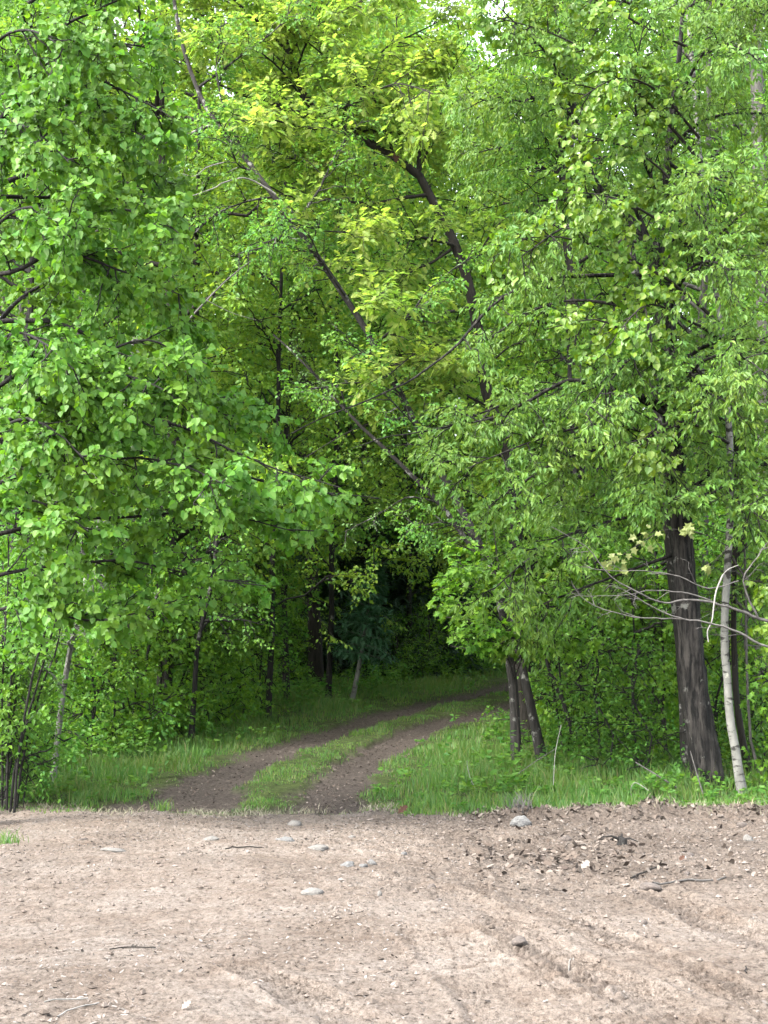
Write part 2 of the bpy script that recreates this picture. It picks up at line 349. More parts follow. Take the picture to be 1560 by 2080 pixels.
# ground: sandy clearing, leaf-littered ruts, mossy soil under the grass
def ground_mat():
    m, n, out = mat('soil')
    L = n.links.new
    g = N(n, 'ShaderNodeNewGeometry'); pos = g.outputs['Position']
    def noise(sc, det=6., ro=.6, scale3=None):
        v = pos
        if scale3:
            mp = N(n, 'ShaderNodeMapping'); mp.inputs['Scale'].default_value = scale3; L(pos, mp.inputs[0]); v = mp.outputs[0]
        x = N(n, 'ShaderNodeTexNoise', Scale=sc, Detail=det, Roughness=ro); L(v, x.inputs['Vector']); return x.outputs['Fac']
    def mix(f, a, b, bt='MIX'):
        x = N(n, 'ShaderNodeMix', data_type='RGBA', blend_type=bt)
        if hasattr(f, 'is_linked'): L(f, x.inputs[0])
        else: x.inputs[0].default_value = f
        for i, c in ((6, a), (7, b)):
            if hasattr(c, 'is_linked'): L(c, x.inputs[i])
            else: x.inputs[i].default_value = (*c, 1)
        return x.outputs[2]
    big = noise(.9, 5, .55); med = noise(5, 6, .65); fine = noise(30, 8, .8, (1, .5, 1)); tiny = noise(110, 5, .8)
    sand = ramp(n, [(.30, (.152, .124, .103)), (.50, (.190, .161, .138)), (.72, (.218, .192, .170))], big).outputs[0]
    dark = ramp(n, [(.42, (1, 1, 1)), (.66, (.80, .76, .73))], med).outputs[0]
    sand = mix(1., sand, dark, 'MULTIPLY')
    grain_shade = ramp(n, [(.36, (.30, .27, .25)), (.45, (.80, .79, .78)), (.54, (1.08, 1.08, 1.08)), (.64, (1.28, 1.26, 1.24))], fine).outputs[0]  # soil grain; the dark stops also paint tiny shadows of holes into the colour
    sand = mix(1., sand, grain_shade, 'MULTIPLY')
    tn = ramp(n, [(.36, (.62, .60, .58)), (.5, (1, 1, 1)), (.62, (1.15, 1.15, 1.15))], tiny).outputs[0]
    sand = mix(1., sand, tn, 'MULTIPLY')
    at_ = N(n, 'ShaderNodeAttribute', attribute_name='soil_kind')
    sp = N(n, 'ShaderNodeSeparateColor'); L(at_.outputs['Color'], sp.inputs[0])
    loam = ramp(n, [(.3, (.060, .047, .038)), (.7, (.120, .098, .082))], med).outputs[0]
    loam = mix(1., loam, grain_shade, 'MULTIPLY')
    lit = ramp(n, [(.36, (.024, .020, .0172)), (.52, (.056, .046, .040)), (.68, (.098, .084, .074))], noise(22, 7, .8)).outputs[0]
    moss = ramp(n, [(.35, (.020, .030, .010)), (.65, (.055, .075, .022))], noise(9, 6, .7)).outputs[0]
    c = mix(sp.outputs[0], moss, sand)       # R: graded sand
    c = mix(sp.outputs[1], c, lit)           # G: rut
    c = mix(sp.outputs[2], c, loam)          # B: dark turned soil
    p = N(n, 'ShaderNodeBsdfPrincipled', Roughness=.95); p.inputs['Specular IOR Level'].default_value = .1
    L(c, p.inputs['Base Color'])
    ad = N(n, 'ShaderNodeMath', operation='ADD'); L(fine, ad.inputs[0]); L(tiny, ad.inputs[1])
    b = N(n, 'ShaderNodeBump', Strength=1., Distance=.035); L(ad.outputs[0], b.inputs['Height'])
    b2 = N(n, 'ShaderNodeBump', Strength=.6, Distance=.05); L(med, b2.inputs['Height']); L(b.outputs[0], b2.inputs['Normal'])
    L(b2.outputs[0], p.inputs['Normal']); L(p.outputs[0], out.inputs[0]); return m
M['soil'] = ground_mat()

# ------------------------------------------------------------------ the ground sheet
ys = np.r_[-600, -300, -100, -30, -8, 0, 3, 5, np.arange(6.0, 11.8, .017), np.arange(11.8, 18.6, .035), np.arange(18.6, 30, .1), np.arange(30, 46, .25), np.arange(46, 92, 2.), 130, 300, 800]
xs = np.r_[-800, -300, -120, -60, -40, -30, -22, -16, -12, -9, -7, -6, np.arange(-5.2, -3.0, .06), np.arange(-3.0, 3.0, .021), np.arange(3.0, 5.3, .06), 6, 7, 9, 12, 16, 22, 30, 40, 60, 120, 300, 800]
X, Y = np.meshgrid(xs, ys); ZG = ground(X, Y)
nx, ny = len(xs), len(ys)
I = (np.arange(ny - 1)[:, None] * nx + np.arange(nx - 1)[None]).ravel()
mb = MB(); mb.add(np.stack([X, Y, ZG], -1), [np.stack([I, I + 1, I + nx + 1, I + nx], 1)], 0, True)
g = mb.build('ground', [M['soil']]); g['kind'] = 'structure'
rut, mid, near_, a_, b_ = track_masks(X, Y)
e = EDGE(X)
sandm = 1 - sstep(-.15, .35, Y - e)
loam = np.clip(sstep(9.8, 12.6, Y + 1.5 * vnoise(X * .7, Y * .7, 41)) * sstep(-.6, 1.4, X + vnoise(X * .9, Y * .9, 42)) * .75 + .8 * vnoise(X * 1.6, Y * 1.4, 43) * sstep(9, 12, Y), 0, .9) * sandm
loam = np.maximum(loam, .8 * np.exp(-((Y - e + .2) / .35) ** 2) * sstep(.4, 1.4, X))
col = np.stack([sandm, rut, loam, np.ones_like(rut)], -1).astype(np.float32)
ca = g.data.color_attributes.new('soil_kind', 'FLOAT_COLOR', 'POINT'); ca.data.foreach_set('color', col.ravel())

# ------------------------------------------------------------------ things
def tag(o, label, cat, group=None):
    o['label'] = label; o['category'] = cat
    if group: o['group'] = group
    return o
def empty(name, loc):
    o = bpy.data.objects.new(name, None); COL.objects.link(o); o.location = loc; o.empty_display_size = .2; return o
def copy_thing(root, loc, rz, sc, label=None):
    r = root.copy(); COL.objects.link(r); r.location = loc; r.rotation_euler = (0, 0, rz); r.scale = sc
    if label: r['label'] = label
    for ch in list(root.children):
        c = ch.copy(); COL.objects.link(c); c.parent = r
    return r

OPEN = np.array([(575, 1150), (690, 1120), (880, 1135), (905, 1200), (930, 1330), (1015, 1345), (1020, 1385), (1000, 1480), (1000, 1590), (760, 1660), (180, 1660), (430, 1490), (560, 1400), (555, 1330)], float)
def in_poly(px, py, poly):
    ins = np.zeros(px.shape, bool); j = len(poly) - 1
    for i in range(len(poly)):
        xi, yi = poly[i]; xj, yj = poly[j]
        ins ^= ((yi > py) != (yj > py)) & (px < (xj - xi) * (py - yi) / (yj - yi + 1e-9) + xi); j = i
    return ins
def clear_of_track(P, dmax=33.):
    px, py, d = proj(P)
    return ~(in_poly(px, py, OPEN) & (d < dmax)) & (P[..., 2] > ground(P[..., 0], P[..., 1]) + .02)

def path_px(pts, d0, d1=None, k=4, wob=0.):
    """photo-pixel waypoints at depths d0..d1 -> a smooth world polyline"""
    d1 = d0 if d1 is None else d1
    n = len(pts); return smooth_path([at(x, y, d0 + (d1 - d0) * i / max(n - 1, 1)) for i, (x, y) in enumerate(pts)], k, wob)

def show_leaves(leaf, n, cell=26):
    """indices of the n leaves that show largest: in the frame, foremost in their patch"""
    P, A, Nn, s = leaf
    px, py, d = proj(P)
    face = np.abs((Nn * nrm(P - np.array([0, 0, H]))).sum(-1))
    ok = (px > 8) & (px < 1552) & (py > 8) & (py < 1640) & (face > .45)
    idx = np.nonzero(ok)[0]
    key = (px[idx] // cell).astype(int) * 1000 + (py[idx] // cell).astype(int)
    o = np.lexsort((d[idx], key)); idx = idx[o]; key = key[o]
    first = np.r_[True, key[1:] != key[:-1]]
    best = idx[first]
    return best[np.argsort(-(s[best] * face[best] / d[best]))[:n]]

_leafmesh = {}
def leaf_objects(root, leaf, idx, kind, m):
    if (kind, m.name) not in _leafmesh:
        b = MB(); leaf_geom(b, kind, np.zeros((1, 3)), np.array([[1., 0, 0]]), np.array([[0, 0, 1.]]), np.ones(1)); _leafmesh[(kind, m.name)] = b.mesh('leaf', [m])
    P, A, Nn, s = leaf; base = np.array(root.location)
    for i in idx:
        o = bpy.data.objects.new('leaf', _leafmesh[(kind, m.name)]); COL.objects.link(o); o.parent = root
        B = np.cross(Nn[i], A[i]); k = s[i]
        mt = Matrix.Identity(4)
        for r_ in range(3): mt[r_][0] = A[i][r_] * k; mt[r_][1] = B[r_] * k; mt[r_][2] = Nn[i][r_] * k; mt[r_][3] = P[i][r_] - base[r_]
        o.matrix_local = mt

def tree(name, label, cat, base, trunk, r0, r1, bark, limbs=(), limb_r=.03, leafkind='ovate', leafmat=None, k2=12, L2=.9, k3=8, L3=.35, j=7, size=.07,
         droop=.5, up=.05, flat=.6, nb=(0, -.5, .8), nr=.6, keep=None, single=0, sides=10, twig_r=.004, group=None, auto=None, cluster=0., lump=.06, crown_name='crown', limb_bark=None, flare=.35, ridge=0.):
    root = empty(name, base); tag(root, label, cat, group)
    tr = resample(trunk, max(8, int(len(trunk))))
    tt = np.linspace(0, 1, len(tr))
    rad = r0 + (r1 - r0) * tt ** .9
    rad = rad * (1 + flare * np.exp(-tt * len(tr) / 1.6))
    b = MB()
    if ridge: tr2 = resample(trunk, 90); tubes(b, tr2, np.interp(np.linspace(0, 1, 90), tt, rad), sides, 0, True, 0, ridge)
    else: tubes(b, tr, rad, sides, 0, True, lump)
    t_o = b.build('trunk', [M[bark]], root)
    paths = []
    for lp, lr in limbs:
        b = MB(); q = resample(lp, max(8, len(lp))); rr = lr + (.006 - lr) * np.linspace(0, 1, len(q)) ** .8
        tubes(b, q, rr, 6, 0, True, .08)
        lo = b.build('limb', [M[limb_bark or bark]], root)
        paths.append(resample(lp, 10))
    if auto:
        n, Lm, t0, t1, ang, upa = auto
        seg = tr[int(t0 * (len(tr) - 1)):max(int(t1 * (len(tr) - 1)) + 1, int(t0 * (len(tr) - 1)) + 3)]
        al = branchlets(resample(seg, 12)[None], n, Lm, ang, .5, upa, .15, 10, 0., .45)
        b = MB(); tubes(b, al, np.linspace(limb_r, .005, 10)[None].repeat(len(al), 0), 5, 0, True)
        if keep is not None: pass
        lo = b.build('branchwork', [M[bark]], root); lo['kind'] = 'stuff'
        paths += list(al)
    if leafmat is None: return root
    PA = np.array(paths)
    B2 = branchlets(PA, k2, L2, (35, 75), flat, up, .12, 6, .12, .45)
    if keep is not None:
        B2 = B2[keep(B2[:, -1]) & keep(B2[:, 3])]
    T3 = branchlets(B2, k3, L3, (30, 70), flat, up * .5, .22, 4, .1, .4)
    # leaders keep going as twigs too
    leaf = leaves_on(T3, j, size, droop, .7, nb, nr, cluster)
    if keep is not None:
        ok = keep(leaf[0]); leaf = tuple(q[ok] for q in leaf)
    mbk = MB()
    tubes(mbk, B2, np.linspace(.011, .004, 6)[None].repeat(len(B2), 0) * (twig_r / .004), 3, 1, True)
    T3b = T3[keep(T3[:, -1])] if keep is not None else T3
    T3b = T3b[:, ::3] if len(T3b) > 3000 else T3b
    tubes(mbk, T3b, np.linspace(twig_r, twig_r * .4, T3b.shape[1])[None].repeat(len(T3b), 0), 3, 1, True)
    if single:
        idx = show_leaves(leaf, single)
        leaf_objects(root, leaf, idx, leafkind, M[leafmat])
        msk = np.ones(len(leaf[0]), bool); msk[idx] = False; leaf = tuple(q[msk] for q in leaf)
    leaf_geom(mbk, leafkind, *leaf)
    c = mbk.build(crown_name, [M[leafmat], M[limb_bark or bark]], root); c['kind'] = 'stuff'
    print(name, 'leaves', len(leaf[0]), 'tris', sum(len(f) * (f.shape[1] - 2) for f, _, _ in mbk.F))
    return root

# ---- left linden at the edge of the clearing
def lp(pts, d0, d1=None, r=.035): return (path_px(pts, d0, d1, 4, .006), r)
d = 15.8
base = foot(-75, d)
tk = smooth_path([base, at(-66, 1400, d), at(-58, 1000, d), at(-40, 700, d), at(-45, 400, d), at(-45, 100, d), at(-30, -250, d)], 4, .008)
limbs = [lp([(-52, 1010), (40, 962), (100, 925), (180, 875), (270, 850), (360, 862), (450, 905), (560, 952), (690, 990)], d, d - .8, .036),
         lp([(-48, 900), (60, 890), (150, 898), (300, 922), (420, 935), (560, 985), (770, 1012)], d + .3, d + 1.2, .035),
         lp([(0, 330), (30, 240), (80, 132), (150, 145), (250, 185), (350, 240)], d, d - .5, .035),
         lp([(-20, 260), (70, 185), (150, 225), (250, 258), (320, 290)], d, d - .8, .03),
         lp([(-40, 655), (90, 652), (150, 668), (220, 702), (330, 770), (470, 850)], d, d + .3, .035),
         lp([(-20, 480), (100, 500), (230, 545), (370, 600)], d, d - .8, .03),
         lp([(-10, 380), (120, 330), (240, 330), (330, 370), (380, 440)], d, d + .6, .03),
         lp([(-45, 760), (120, 780), (260, 810), (420, 800), (560, 840)], d, d + .9, .03),
         lp([(-58, 1100), (100, 1060), (250, 1050), (420, 1040), (600, 1080)], d, d + .3, .03),
         lp([(-60, 1180), (100, 1150), (260, 1140), (400, 1170), (540, 1190)], d, d - .2, .025),
         lp([(20, 150), (120, 60), (220, 10), (300, -30)], d, d - .6, .03),
         lp([(40, 20), (150, -60), (260, -160)], d, d + .4, .03),
         lp([(-30, 560), (60, 540), (180, 440), (290, 430), (370, 480)], d, d - 1.2, .03),
         lp([(-50, 830), (60, 740), (170, 730), (300, 690), (420, 740)], d, d - 1.3, .03),
         lp([(-50, 1250), (60, 1230), (170, 1260), (300, 1240)], d, d - .5, .025),
         lp([(-40, 700), (50, 600), (160, 560), (300, 600), (400, 660)], d, d + 1.8, .03),
         lp([(-10, 400), (100, 400), (230, 400), (350, 480)], d, d + 2., .03),
         lp([(20, 100), (120, 130), (260, 90), (370, 130)], d, d + 1.6, .03),
         lp([(-45, 300), (0, 260), (60, 260), (140, 330)], d, d - 1.8, .025), lp([(-45, 500), (0, 450), (70, 420), (160, 470)], d, d - 1.8, .025), lp([(-45, 150), (0, 80), (60, 60), (130, 100)], d, d - 1.6, .025),
         lp([(-50, 750), (20, 680), (80, 690), (150, 750)], d, d - 1.8, .025), lp([(-50, 950), (20, 860), (90, 860), (170, 930)], d, d - 1.7, .025), lp([(-55, 1100), (10, 1030), (90, 1020), (180, 1080)], d, d - 1.4, .025),
         lp([(-52, 1050), (120, 960), (260, 930), (380, 950), (470, 990)], d, d - 1.5, .03), lp([(-50, 900), (100, 800), (240, 760), (350, 800)], d, d - 1.6, .03)]
LFT = np.array([(-900, -900), (420, -900), (395, 0), (370, 130), (420, 250), (430, 330), (400, 430), (420, 520), (400, 620), (440, 700), (520, 780), (620, 840), (690, 920), (800, 985), (835, 1030), (740, 1060), (690, 1085), (640, 1110), (560, 1150), (560, 1210), (450, 1240), (330, 1290), (200, 1330), (-900, 1420)], float)
def keep_left(P):
    px, py, dd = proj(P); return in_poly(px + 14 * np.sin(py * .11), py + 14 * np.sin(px * .09), LFT)
tree('linden_tree', 'big bright green linden with heart shaped leaves and arching boughs at the clearing edge', 'tree', base, tk, .17, .07, 'bark_dark', limbs, leafkind='heart', leafmat='linden',
     k2=17, L2=.85, k3=9, L3=.36, j=8, size=.082, droop=.75, nb=(0, -.75, .55), nr=.55, keep=keep_left, single=280, flat=.55)

# ---- the big dark oak at the other side and its companions
d = 19.6
base = foot(1428, d)
tk = smooth_path([base, at(1418, 1450, d), at(1402, 1300, d), at(1388, 1150, d), at(1376, 1000, d), at(1368, 850, d), at(1354, 680, d), at(1330, 510, d)], 4, .006)
fork1 = path_px([(1330, 510), (1270, 440), (1215, 385), (1192, 330), (1162, 215), (1148, 150), (1130, 40), (1100, -120)], d, d - .3, 4, .008)
fork2 = path_px([(1335, 530), (1352, 400), (1362, 250), (1385, 60), (1400, -200)], d, d + .4, 4, .008)
limbs = [(fork1, .085), (fork2, .09),
         lp([(1366, 830), (1290, 802), (1230, 795), (1160, 772), (1085, 808), (1000, 850), (900, 865)], d, d - 1.3, .06),
         lp([(1340, 560), (1290, 420), (1245, 398), (1140, 405), (1040, 412), (960, 430)], d, d + .8, .05),
         lp([(1370, 880), (1270, 900), (1150, 930), (1060, 980), (980, 1040)], d, d - 1.4, .035),
         lp([(1380, 1040), (1280, 1050), (1170, 1080), (1080, 1130), (1000, 1200)], d, d - 1., .03),
         lp([(1385, 1010), (1450, 960), (1530, 940), (1620, 950)], d, d - 1., .03),
         lp([(1362, 750), (1440, 700), (1530, 690), (1640, 720)], d, d - 1.2, .035),
         lp([(1345, 600), (1430, 540), (1520, 500), (1640, 480)], d, d - .6, .035),
         lp([(1360, 300), (1440, 240), (1540, 230), (1640, 240)], d, d - 1., .035),
         lp([(1170, 240), (1100, 200), (1020, 210), (940, 190)], d, d - .6, .03),
         lp([(1200, 340), (1120, 350), (1040, 300), (970, 310)], d, d + .6, .03),
         lp([(1372, 60), (1300, 20), (1220, -30), (1120, -90)], d, d - .6, .03),
         lp([(1380, 20), (1460, -20), (1560, -50)], d, d - .6, .03),
         lp([(1350, 420), (1300, 300), (1290, 160), (1310, 40)], d, d - 1.4, .03),
         lp([(1345, 640), (1250, 620), (1160, 610), (1060, 640), (960, 720)], d, d + 1., .035),
         lp([(1366, 900), (1260, 980), (1180, 1010), (1100, 1000)], d, d + 1.2, .03),
         lp([(1388, 1120), (1300, 1150), (1200, 1190), (1100, 1230), (1020, 1290)], d, d + .5, .03),
         lp([(1350, 700), (1420, 820), (1500, 860), (1600, 860)], d, d + .9, .03),
         lp([(1355, 330), (1450, 380), (1540, 420)], d, d + 1., .03),
         lp([(1372, 930), (1400, 840), (1440, 800), (1490, 830)], d, d - 2.2, .03), lp([(1352, 660), (1390, 560), (1440, 530), (1500, 560)], d, d - 2.3, .03),
         lp([(1345, 580), (1380, 450), (1430, 370), (1500, 360)], d, d - 2.2, .03), lp([(1362, 250), (1420, 120), (1480, 90), (1540, 120)], d + .2, d - 2., .03),
         lp([(1360, 760), (1300, 720), (1250, 760), (1190, 840)], d, d - 2.2, .03), lp([(1376, 980), (1340, 920), (1330, 980), (1350, 1040)], d, d - 1.6, .025),
         lp([(1365, 820), (1420, 740), (1490, 720), (1560, 760)], d, d - 2.4, .03), lp([(1380, 1040), (1440, 1000), (1500, 1020), (1560, 1060)], d, d - 1.8, .025),
         lp([(1300, 480), (1230, 440), (1150, 460), (1060, 520)], d, d - 1.8, .03), lp([(1170, 240), (1120, 120), (1060, 60), (1000, 0)], d, d - 1.6, .025),
         lp([(1370, 900), (1240, 860), (1130, 880), (1020, 920), (930, 960)], d, d - 1.9, .03), lp([(1380, 30), (1440, -10), (1500, 10), (1560, 30)], d, d - 1.5, .025),
         lp([(1368, 850), (1260, 800), (1100, 790), (1000, 830), (900, 870), (800, 885), (715, 910)], d, d - 1.7, .03), lp([(1340, 560), (1180, 560), (1060, 580), (980, 640), (930, 700), (850, 762), (760, 808), (650, 850), (560, 900)], d, d - 1.5, .035)]
RGT = np.array([(905, -900), (3000, -900), (3000, 1180), (1500, 1120), (1420, 1060), (1330, 1120), (1300, 1180), (1200, 1330), (1100, 1360), (1000, 1330), (900, 1230), (880, 1110), (800, 880), (940, 780), (900, 600), (930, 480), (880, 300), (920, 100)], float)
def keep_right(P):
    px, py, dd = proj(P); return in_poly(px + 16 * np.sin(py * .1), py + 16 * np.sin(px * .08), RGT) & clear_of_track(P)
tree('oak_tree', 'stout oak with very dark furrowed trunk forking high up, hung with young drooping leaves', 'tree', base, tk, .185, .12, 'bark_oak', limbs, leafkind='narrow', leafmat='oak_green',
     k2=18, L2=1.0, k3=10, L3=.38, j=10, size=.092, droop=.85, nb=(0, -.9, .4), nr=.6, keep=keep_right, sides=44, cluster=.6, flare=.25, ridge=.12)
d = 20.3
base = foot(1404, d)
tk = path_px([(1404, 1585), (1392, 1420), (1382, 1280), (1366, 1150), (1352, 1000), (1340, 850), (1300, 600), (1260, 400)], d, d + .6, 4, .006); tk[0] = base
tree('lichened_maple_tree', 'slim maple trunk blotched with pale lichen, close against the dark oak trunk', 'tree', base, tk, .105, .05, 'bark_lichen', [lp([(1300, 620), (1340, 500), (1400, 420), (1480, 380)], d + .3, d + 1, .03), lp([(1350, 950), (1440, 900), (1520, 880)], d + .4, d + 1.2, .03)],
     leafkind='maple', leafmat='maple', k2=12, L2=.9, k3=7, L3=.35, j=5, size=.09)
d = 18.9
base = foot(1494, d)
tk = smooth_path([base, at(1486, 1480, d), at(1478, 1400, d), at(1471, 1290, d), at(1476, 1180, d), at(1482, 1050, d), at(1482, 900, d + .3), at(1468, 700, d + .9), at(1440, 480, d + 1.4), at(1415, 250, d + 1.8), at(1395, 0, d + 2), at(1380, -150, d + 2)], 4, .004)
limbs = [lp([(1475, 800), (1400, 740), (1300, 690), (1210, 650), (1110, 668)], d + .4, d - 1.2, .025),
         lp([(1462, 660), (1360, 570), (1230, 505), (1090, 480), (990, 530)], d, d - 1., .025),
         lp([(1448, 540), (1340, 450), (1240, 400), (1130, 390)], d, d - 1.4, .025),
         lp([(1440, 470), (1350, 350), (1250, 290), (1150, 270)], d, d - .8, .022),
         lp([(1480, 900), (1400, 860), (1330, 870), (1270, 950)], d, d - 1.2, .022),
         lp([(1425, 330), (1300, 190), (1150, 80), (990, 30)], d, d - .8, .025),
         lp([(1405, 100), (1300, 50), (1150, -30), (980, -60)], d, d - .6, .022),
         lp([(1420, 280), (1330, 180), (1250, 160), (1180, 200)], d, d - 1.5, .02),
         lp([(1465, 690), (1380, 640), (1310, 620), (1240, 700)], d, d - 1.6, .022),
         lp([(1478, 1120), (1520, 1180), (1570, 1240), (1600, 1330)], d, d - .6, .018),
         lp([(1480, 980), (1420, 1010), (1370, 960)], d, d - 1, .018),
         lp([(1440, 500), (1500, 440), (1560, 420)], d, d - .8, .02)]
ASP = [np.array(q, float) for q in ([(960, 470), (1080, 430), (1160, 330), (1300, 330), (1400, 420), (1430, 640), (1370, 960), (1240, 980), (1200, 760), (1090, 720), (1050, 620), (960, 580)],
       [(885, -300), (1500, -300), (1420, 130), (1320, 320), (1180, 350), (1050, 250), (930, 120)], [(1490, 1100), (1700, 1100), (1700, 1480), (1500, 1440)], [(1440, 380), (1600, 330), (1600, 560), (1500, 560)])]
def keep_asp(P):
    px, py, dd = proj(P); qx, qy = px + 14 * np.sin(py * .12), py + 14 * np.sin(px * .1)
    r = np.zeros(px.shape, bool)
    for q in ASP: r |= in_poly(qx, qy, q)
    return r
tree('aspen_tree', 'slender aspen with white bark and dark knots beside the dark oak, round leaves overhead', 'tree', base, tk, .054, .028, 'bark_pale', limbs, leafkind='heart', leafmat='aspen',
     k2=13, L2=.7, k3=7, L3=.3, j=7, size=.085, droop=.95, nb=(0, -.85, .4), nr=.5, keep=keep_asp, single=230, lump=.03, limb_bark='bark_brown')

# ---- leaning trunks in the middle
d = 21.2
base = foot(1046, d)
pts = [(1043, 1400), (1030, 1310), (1008, 1190), (975, 1110), (940, 1040), (880, 930), (815, 805), (760, 700), (680, 572), (600, 458), (520, 350), (440, 252), (405, 190), (370, 90), (350, -20)]
tk = smooth_path([base] + [at(x, y, d + i * .12) for i, (x, y) in enumerate(pts)], 3, .006)
limbs = [lp([(440, 252), (400, 265), (340, 290), (280, 300)], d + 1.4, d + 1.6, .03), lp([(520, 350), (470, 260), (440, 150), (450, 40)], d + 1.3, d + 1.2, .03),
         lp([(600, 458), (650, 380), (690, 300), (740, 240)], d + 1.1, d + 1.4, .03), lp([(680, 572), (640, 520), (560, 500), (470, 520)], d + 1, d + .7, .025),
         lp([(760, 700), (830, 640), (880, 580), (960, 520)], d + .9, d + .4, .025), lp([(560, 400), (500, 410), (430, 440), (370, 500)], d + 1.2, d + .8, .02),
         lp([(400, 180), (480, 120), (560, 60), (620, -20)], d + 1.5, d + 1.2, .025), lp([(815, 805), (760, 780), (690, 780), (600, 800)], d + .8, d + .5, .02),
         lp([(990, 1150), (960, 1090), (900, 1060), (820, 1080)], d + .3, d + .2, .02), lp([(700, 600), (660, 540), (620, 470), (560, 440)], d + .8, d - .3, .02), lp([(815, 805), (800, 770), (740, 720), (700, 690)], d + .8, d - .2, .02), lp([(880, 930), (860, 880), (830, 850), (780, 800)], d + .5, d - .3, .02), lp([(520, 350), (480, 330), (460, 270), (430, 230)], d + 1.3, d, .02), lp([(560, 400), (600, 440), (570, 480), (520, 500)], d + 1.2, d - .2, .02)]
tree('leaning_cherry_tree', 'tall dark trunk leaning far over across the woods, patched with white lichen at its foot', 'tree', base, tk, .070, .030, 'bark_lichen', limbs, leafkind='ovate', leafmat='wood_a',
     k2=11, L2=.8, k3=8, L3=.32, j=8, size=.065, droop=.4, keep=clear_of_track)
d = 22
base = foot(1096, d)
pts = [(1068, 1390), (1045, 1280), (1000, 1170), (950, 1100), (892, 1022), (800, 930), (700, 832), (625, 745), (555, 680)]
tk = smooth_path([base] + [at(x, y, d + i * .12) for i, (x, y) in enumerate(pts)], 3, .004)
limbs = [lp([(700, 832), (690, 790), (640, 760), (600, 700)], d + .9, d + .7, .02), lp([(892, 1022), (830, 1010), (760, 1050), (700, 1080)], d + .5, d + .3, .018), lp([(1000, 1170), (960, 1160), (900, 1180)], d + .3, d, .018)]
tree('leaning_grey_tree', 'pale grey bare trunk leaning parallel below the dark leaning one', 'tree', base, tk, .072, .012, 'bark_lichen', limbs, leafkind='ovate', leafmat='dull',
     k2=6, L2=.5, k3=5, L3=.25, j=6, size=.05, keep=clear_of_track)
d = 24.5
base = foot(1066, d)
pts = [(1052, 1350), (1046, 1150), (1042, 950), (990, 800), (962, 620), (925, 500), (872, 395), (850, 355), (790, 312), (740, 285), (690, 258), (645, 235), (600, 150), (570, 40)]
tk = smooth_path([base] + [at(x, y, d) for x, y in pts], 3, .008)
limbs = [lp([(690, 258), (770, 268), (830, 272), (890, 290), (950, 302)], d, d + .6, .06), lp([(645, 240), (590, 225), (540, 205), (460, 180), (380, 130), (330, 80)], d, d - .6, .05),
         lp([(870, 395), (830, 400), (750, 412), (670, 405), (590, 400), (530, 365), (450, 300)], d, d - 1, .035), lp([(850, 360), (850, 280), (840, 190), (810, 90), (800, -20)], d, d + .8, .05),
         lp([(800, 320), (760, 200), (680, 130), (600, 60), (540, -40)], d, d - .8, .035), lp([(600, 150), (520, 80), (430, 40), (350, 0)], d, d + .4, .03),
         lp([(925, 500), (860, 540), (760, 550), (670, 540), (600, 520)], d, d - 1.2, .03), lp([(950, 560), (1000, 470), (1060, 420), (1120, 420)], d, d - .4, .03),
         lp([(740, 285), (700, 330), (620, 330), (540, 300)], d, d - 1.2, .025), lp([(690, 258), (720, 180), (780, 100), (860, 60), (930, 20)], d, d - 1, .03),
         lp([(975, 700), (900, 740), (800, 720), (720, 740)], d, d - 1.5, .025), lp([(590, 110), (640, 30), (700, -60)], d, d - .4, .03), lp([(980, 760), (1040, 700), (1120, 690)], d, d - 1, .02), lp([(600, 150), (640, 60), (720, 10), (800, -40)], d, d - 1.4, .025), lp([(640, 235), (560, 130), (480, 90), (400, 90)], d, d - 1.6, .025), lp([(850, 355), (900, 220), (920, 140), (960, 80)], d, d - 1., .025), lp([(590, 110), (500, 20), (420, -40), (330, -90)], d, d - 1, .03), lp([(925, 500), (850, 480), (760, 470), (660, 470), (590, 450)], d, d - 3.6, .03), lp([(962, 620), (880, 640), (800, 640), (720, 610)], d, d - 3.8, .03), lp([(690, 258), (620, 260), (540, 240), (470, 250)], d, d - 3.4, .03), lp([(970, 700), (900, 690), (840, 720), (780, 770)], d, d - 3.6, .025), lp([(640, 235), (720, 210), (800, 170), (880, 190)], d, d - 2.5, .025),
         lp([(1000, 830), (900, 790), (810, 840), (700, 880), (620, 930)], d, d - 2, .022)]
YEL = np.array([(330, -900), (1000, -900), (985, 130), (1000, 330), (1060, 400), (1100, 470), (950, 560), (930, 660), (1000, 760), (940, 830), (700, 850), (680, 700), (720, 590), (600, 560), (560, 470), (520, 400), (520, 300), (400, 190), (300, 120)], float)
def keep_yel(P):
    px, py, dd = proj(P); return in_poly(px + 18 * np.sin(py * .1), py + 14 * np.sin(px * .08), YEL)
oak_y = tree('young_oak_tree', 'crooked oak high over the track with yellow green lobed leaves in flat sprays', 'tree', base, tk, .15, .045, 'bark_brown', limbs, leafkind='oak', leafmat='oak_yellow',
     k2=17, L2=1.3, k3=10, L3=.5, j=8, size=.13, droop=.25, flat=.35, nb=(0, -.25, 1), nr=.4, keep=keep_yel, single=200)
